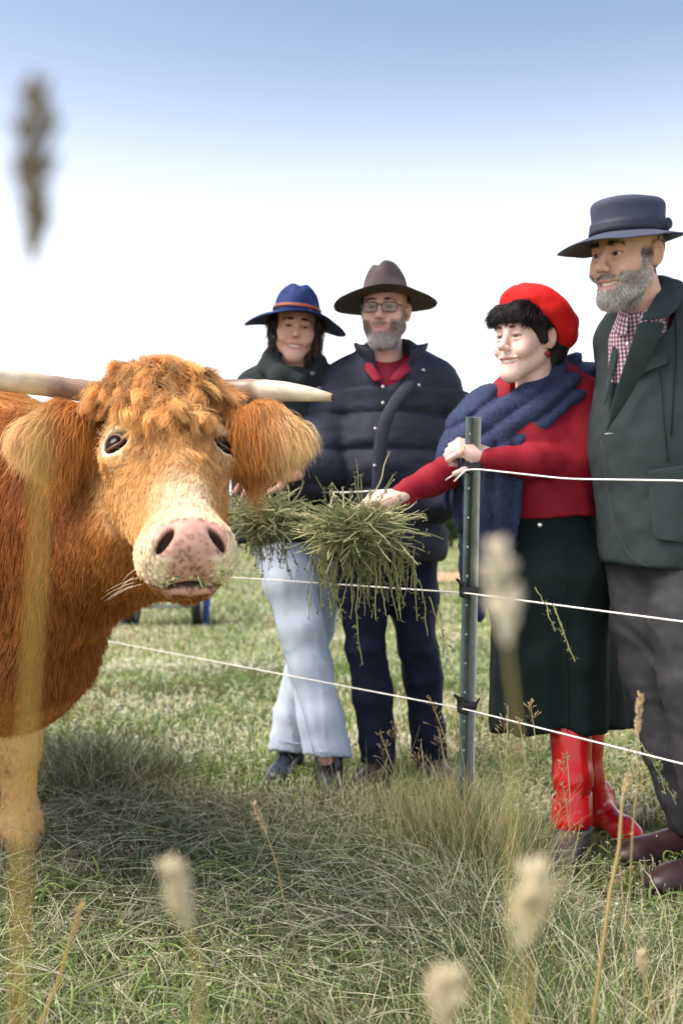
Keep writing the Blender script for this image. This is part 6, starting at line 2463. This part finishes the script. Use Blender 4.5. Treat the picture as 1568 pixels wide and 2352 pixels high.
def build_grass():
    rng = np.random.default_rng(17)
    # far lawn
    p = view_points(52000, 8.5, 30, rng, 1.3)
    w = np.stack([.4 + .5 * vnoise(p, .9, 1), .7 + .8 * vnoise(p, 1.3, 2), .4 + .6 * vnoise(p, .7, 3), .4 + .3 * vnoise(p, 2, 4), .05 + 0 * p[:, 0]], -1)
    c, _ = mixcol(p, rng, w)
    c = c * 1.4
    d0 = unit(np.stack([rng.normal(0, .45, len(p)), rng.normal(0, .45, len(p)), np.ones(len(p))], -1))
    blades('far_grass', p, d0, .035 + .045 * rng.random(len(p)), 4, .0022 + .00028 * p[:, 1], c, .35, rng)
    # mown turf behind the fence
    p = view_points(84000, 3.2, 9.5, rng, 1.25)
    w = np.stack([.45 + .6 * vnoise(p, 1.6, 1), .65 + 1.0 * vnoise(p, 2.1, 2), .36 + .7 * vnoise(p, 1.2, 3), .48 + .6 * vnoise(p, 3, 4), .08 + .4 * vnoise(p, 1.4, 9)], -1)
    c, _ = mixcol(p, rng, w)
    c = c * 1.4
    d0 = unit(np.stack([rng.normal(0, .6, len(p)), rng.normal(0, .6, len(p)), np.ones(len(p))], -1))
    blades('turf_grass', p, d0, (.035 + .05 * rng.random(len(p))) * (1 + .5 * vnoise(p, 2.2, 7)), 5, .0011 + .00022 * p[:, 1], c, .45, rng)
    # rank grass in front of the fence: thatch, green blades, straw
    line = lambda x: 3.35 - .55 * x                         # ground line of the fence
    p = view_points(102000, 1.45, 4.3, rng, 1.15)
    edge = sstep(.25, -.25, p[:, 1] - line(p[:, 0]) + .25 * vnoise(p, 2.5, 5))
    p = p[rng.random(len(p)) < edge * .97 + .03]
    brownz = sstep(.05, .6, vnoise(p, 1.5, 21) + .55 * np.exp(-(((p[:, 0] + .45) / .5) ** 2 + ((p[:, 1] - 2.6) / .4) ** 2)))
    w = np.stack([.8 + .5 * vnoise(p, 2, 1), .22 + .5 * vnoise(p, 3, 2), .42 + .4 * vnoise(p, 2, 3), .48 + .5 * vnoise(p, 2.4, 4), .22 + 1.2 * brownz], -1)
    c, k = mixcol(p, rng, w)
    n = len(p)
    dry = (k >= 2)
    d0 = unit(np.stack([rng.normal(0, 1, n) * (.5 + .55 * dry), rng.normal(0, 1, n) * (.5 + .55 * dry), np.ones(n)], -1))
    shortm = 1 - .6 * sstep(.40, .55, p[:, 0]) * sstep(1.95, 2.2, p[:, 1])
    L = shortm * (.07 + .12 * rng.random(n) ** 1.4) * (1 + .6 * vnoise(p, 2.3, 8)) * (1 + .15 * dry)
    r = np.where(k < 2, .0010 + .0011 * rng.random(n), .00065 + .0005 * rng.random(n))
    blades('rank_grass', p, d0, L, 7, r, c, .10 + .45 * rng.random(n) ** 1.5, rng, .03)
    # broad fresh blades close to the camera
    p = view_points(9000, 1.5, 3.0, rng, 1.2)
    p = p[rng.random(len(p)) < sstep(-.25, .5, vnoise(p, 2.2, 41))]
    n = len(p)
    d0 = unit(np.stack([rng.normal(0, .7, n), rng.normal(0, .7, n), np.ones(n)], -1))
    c = (G_LIME * .8 + G_GREEN * .3) * (.6 + .7 * rng.random((n, 1)))
    blades('broad_grass', p, d0, .09 + .13 * rng.random(n), 8, .0018 + .0022 * rng.random(n), c, .7, rng, .02)
    # straw lying across the grass, thickest in front of the post
    p = view_points(19000, 1.6, 3.3, rng, 1.1)
    dens = .22 + .9 * np.exp(-(((p[:, 0] - .22) / .38) ** 2 + ((p[:, 1] - 2.45) / .40) ** 2)) + .45 * np.exp(-(((p[:, 0] + .35) / .6) ** 2 + ((p[:, 1] - 3.05) / .25) ** 2))
    dens *= sstep(.15, -.2, p[:, 1] - line(p[:, 0]))
    p = p[rng.random(len(p)) < dens]
    n = len(p)
    p[:, 2] = .03 + .07 * rng.random(n)
    a = rng.random(n) * 6.283
    d0 = unit(np.stack([np.cos(a), np.sin(a), rng.normal(.12, .25, n)], -1))
    c = (G_PALE * .85) * (.65 + .6 * rng.random((n, 1))) * np.where(rng.random((n, 1)) < .3, [.75, .9, .7], [1, 1, 1])
    blades('straw', p, d0, .06 + .14 * rng.random(n), 8, .0008 + .0007 * rng.random(n), c, .22, rng, .035)
    # tall seeding tussock round the post
    def tussock(px, dep, n, sx, h0, h1, name):
        c0 = P(px, 1900, dep)
        o = np.stack([c0[0] + rng.normal(0, sx, n), dep + rng.normal(0, .07, n), np.zeros(n)], -1)
        d = unit(np.stack([rng.normal(0, .16, n) + (o[:, 0] - c0[0]) * .6, rng.normal(0, .12, n), np.ones(n)], -1))
        cc = np.where(rng.random((n, 1)) < .45, G_STRAW * 1.05, G_GREEN * .9 + G_STRAW * .35) * (.75 + .5 * rng.random((n, 1)))
        blades(name, o, d, h0 + (h1 - h0) * rng.random(n), 8, .0007 + .0006 * rng.random(n), cc, .18 + .2 * rng.random(n), rng, .03)
    tussock(1085, 2.72, 900, .10, .14, .36, 'post_tussock')
    tussock(1140, 2.6, 520, .06, .12, .30, 'post_tussock')
    tussock(1000, 2.95, 420, .10, .12, .30, 'post_tussock')
    # leaf litter of the hay
    p = view_points(44000, 1.6, 3.4, rng, 1.1)
    dens = .10 + .9 * np.exp(-(((p[:, 0] - .22) / .36) ** 2 + ((p[:, 1] - 2.4) / .38) ** 2)) + .5 * np.exp(-(((p[:, 0] + .35) / .55) ** 2 + ((p[:, 1] - 3.0) / .25) ** 2))
    p = p[rng.random(len(p)) < dens * sstep(.1, -.2, p[:, 1] - line(p[:, 0])) * (1 - .8 * trodden(p))]
    n = len(p)
    p[:, 2] = .02 + .085 * rng.random(n)
    u, v = unit(rng.normal(0, 1, (n, 3))), rng.normal(0, 1, (n, 3))
    v = unit(np.cross(u, v))
    s = .0035 + .005 * rng.random((n, 1))
    V = np.stack([p - u * s, p + v * s * .45, p + u * s, p - v * s * .45], 1).reshape(-1, 3)
    cc = np.repeat(np.array([.34, .37, .23]) * (.55 + .8 * rng.random((n, 1))), 4, axis=0)
    tag(np_mesh('hay_litter', V, np.arange(4 * n).reshape(-1, 4), HAYM, None, False, cc), None, None, None, 'stuff')
    # airy seed panicles
    pts, cc = [], []
    for (px, py, dep, h) in ((1190, 1650, 2.45, .10), (1165, 1620, 2.5, .10), (985, 1600, 2.85, .09), (870, 1680, 2.85, .08), (1005, 1670, 2.8, .09), (965, 1700, 2.8, .08), (1290, 1800, 2.4, .09), (1215, 1610, 2.5, .06), (1300, 1735, 2.4, .06), (1330, 1895, 2.3, .06), (905, 1660, 2.9, .07), (1040, 1640, 2.8, .10), (1420, 1990, 2.0, .06), (1140, 1700, 2.5, .10)):
        tip = P(px, py, dep)
        root = tip + V3(rng.normal(0, .05), rng.normal(0, .04), -tip[2] + .02)
        t = np.linspace(0, 1, 8)[:, None]
        pts.append(root + (tip - root) * t + V3(.02, 0, 0) * np.sin(t * 3.1))
        cc.append(G_STRAW)
        for j in range(26):
            u = rng.random()
            s = tip + (root - tip) * u * h / max(.05, np.linalg.norm(tip - root))
            dd = unit(np.array([rng.normal(0, 1), rng.normal(0, 1), .9]))
            l_ = (.010 + .022 * u) * (.6 + .8 * rng.random())
            pts.append(s + dd * l_ * np.linspace(0, 1, 8)[:, None])
            cc.append(np.array([.33, .24, .13]))
    pts = np.array(pts)
    rr = np.tile(np.array([.0004] * 5 + [.0011, .0012, .0006]), (len(pts), 1))
    tag(strands('seed_panicles', pts, rr, GRM, None, np.array(cc)), None, None, None, 'stuff')


build_grass()


# ------------------------------------------------ single stalks close to the lens
def stalk(label, top, neck, base, d, hr, seed, col=(.62, .52, .36), stemc=(.42, .33, .12), sr=.0011, split=None):
    rng = np.random.default_rng(seed)
    a, b_, c = P(*top, d), P(*neck, d), P(*base, d)
    g = c.copy()
    if c[2] > 0:
        dv = unit(c - b_)
        g = c + dv * (c[2] / max(1e-3, -dv[2]))
    root = empty('grass_stalk', (g[0], g[1], 0), label, 'grass stalk', 'seeding grass stalks close to the camera')
    sm = mat('stalk stem', stemc, .7, trans=.2)
    mid = (b_ + c) / 2 + V3(.004, 0, 0)
    t = MB()
    t.tube([a, b_, mid, c, g], [sr * .5, sr * .8, sr, sr * 1.1, sr * 1.2], 7)
    t.build('stem', sm, root)
    m = MB()
    n = 75 if d < .6 else 120
    for i in range(n):
        u = rng.random()
        if split and split[0] < u < split[1]:
            continue
        env = math.sin(math.pi * min(1, .12 + .88 * u)) ** .6
        o = a + (b_ - a) * u
        an = rng.random() * 6.283
        ax = unit(a - b_)
        e1 = unit(np.cross(ax, [0, 1, .1]))
        e2 = np.cross(ax, e1)
        out = e1 * math.cos(an) + e2 * math.sin(an)
        q = o + out * hr * env * (.3 + .6 * rng.random())
        dr = unit(ax * 1.2 + out * .7)
        s = hr * .75 * (.7 + .5 * rng.random())
        z = dr
        x = unit(np.cross(z, [.3, .9, .2]))
        R = np.stack([x, np.cross(z, x), z], 1)
        m.ball(q, (s * .32, s * .32, s), 6, 5, R)
    m.build('seed_head', mat('seed head', col, .8, trans=.3, var=.25, vscale=300), root)
    return root


stalk('tall blurred brown grass stalk against the sky at far left', (78, 195), (76, 585), (52, 1900), .33, .0072, 1, (.26, .21, .15), (.50, .34, .08), .0011, (.30, .40))
stalk('blurred pale grass stalk in front of the dark skirt', (1143, 1255), (1162, 1465), (1170, 1900), .42, .0068, 2, (.74, .66, .52), (.42, .36, .12), .0007, (.42, .5))
stalk('blurred pale seed stalk low in front of the cow', (385, 1985), (428, 2120), (455, 2330), .50, .0072, 3, (.70, .60, .42))
stalk('blurred pale seed stalk at bottom right below the red boots', (1235, 1995), (1205, 2150), (1195, 2340), .46, .0085, 4, (.70, .60, .40))
stalk('blurred seed stalk cut by the bottom edge near the middle', (1030, 2240), (1015, 2345), (1000, 2500), .46, .0080, 5, (.68, .58, .40))
stalk('small sharp seed stalk beside the dark trousers', (1470, 1592), (1462, 1690), (1452, 1900), 1.45, .0055, 6, (.62, .46, .28), (.36, .28, .13))
stalk('thin straw-coloured stalk below the brown boots at right', (1443, 1780), (1428, 1840), (1400, 2050), 1.35, .0050, 7, (.58, .46, .27), (.45, .34, .15), .0022)
stalk('thin tan stalk leaning over the grass in the middle', (583, 1845), (612, 1915), (650, 2060), 1.7, .0055, 8, (.52, .40, .25), (.36, .27, .13))
stalk('leaning golden stalk at the lower left', (190, 2075), (160, 2165), (95, 2345), 1.2, .0042, 9, (.52, .40, .20), (.46, .32, .10), .0018)
stalk('short blurred stalk at the lower right edge', (1472, 2185), (1478, 2240), (1490, 2352), 1.0, .0052, 10, (.60, .50, .33))
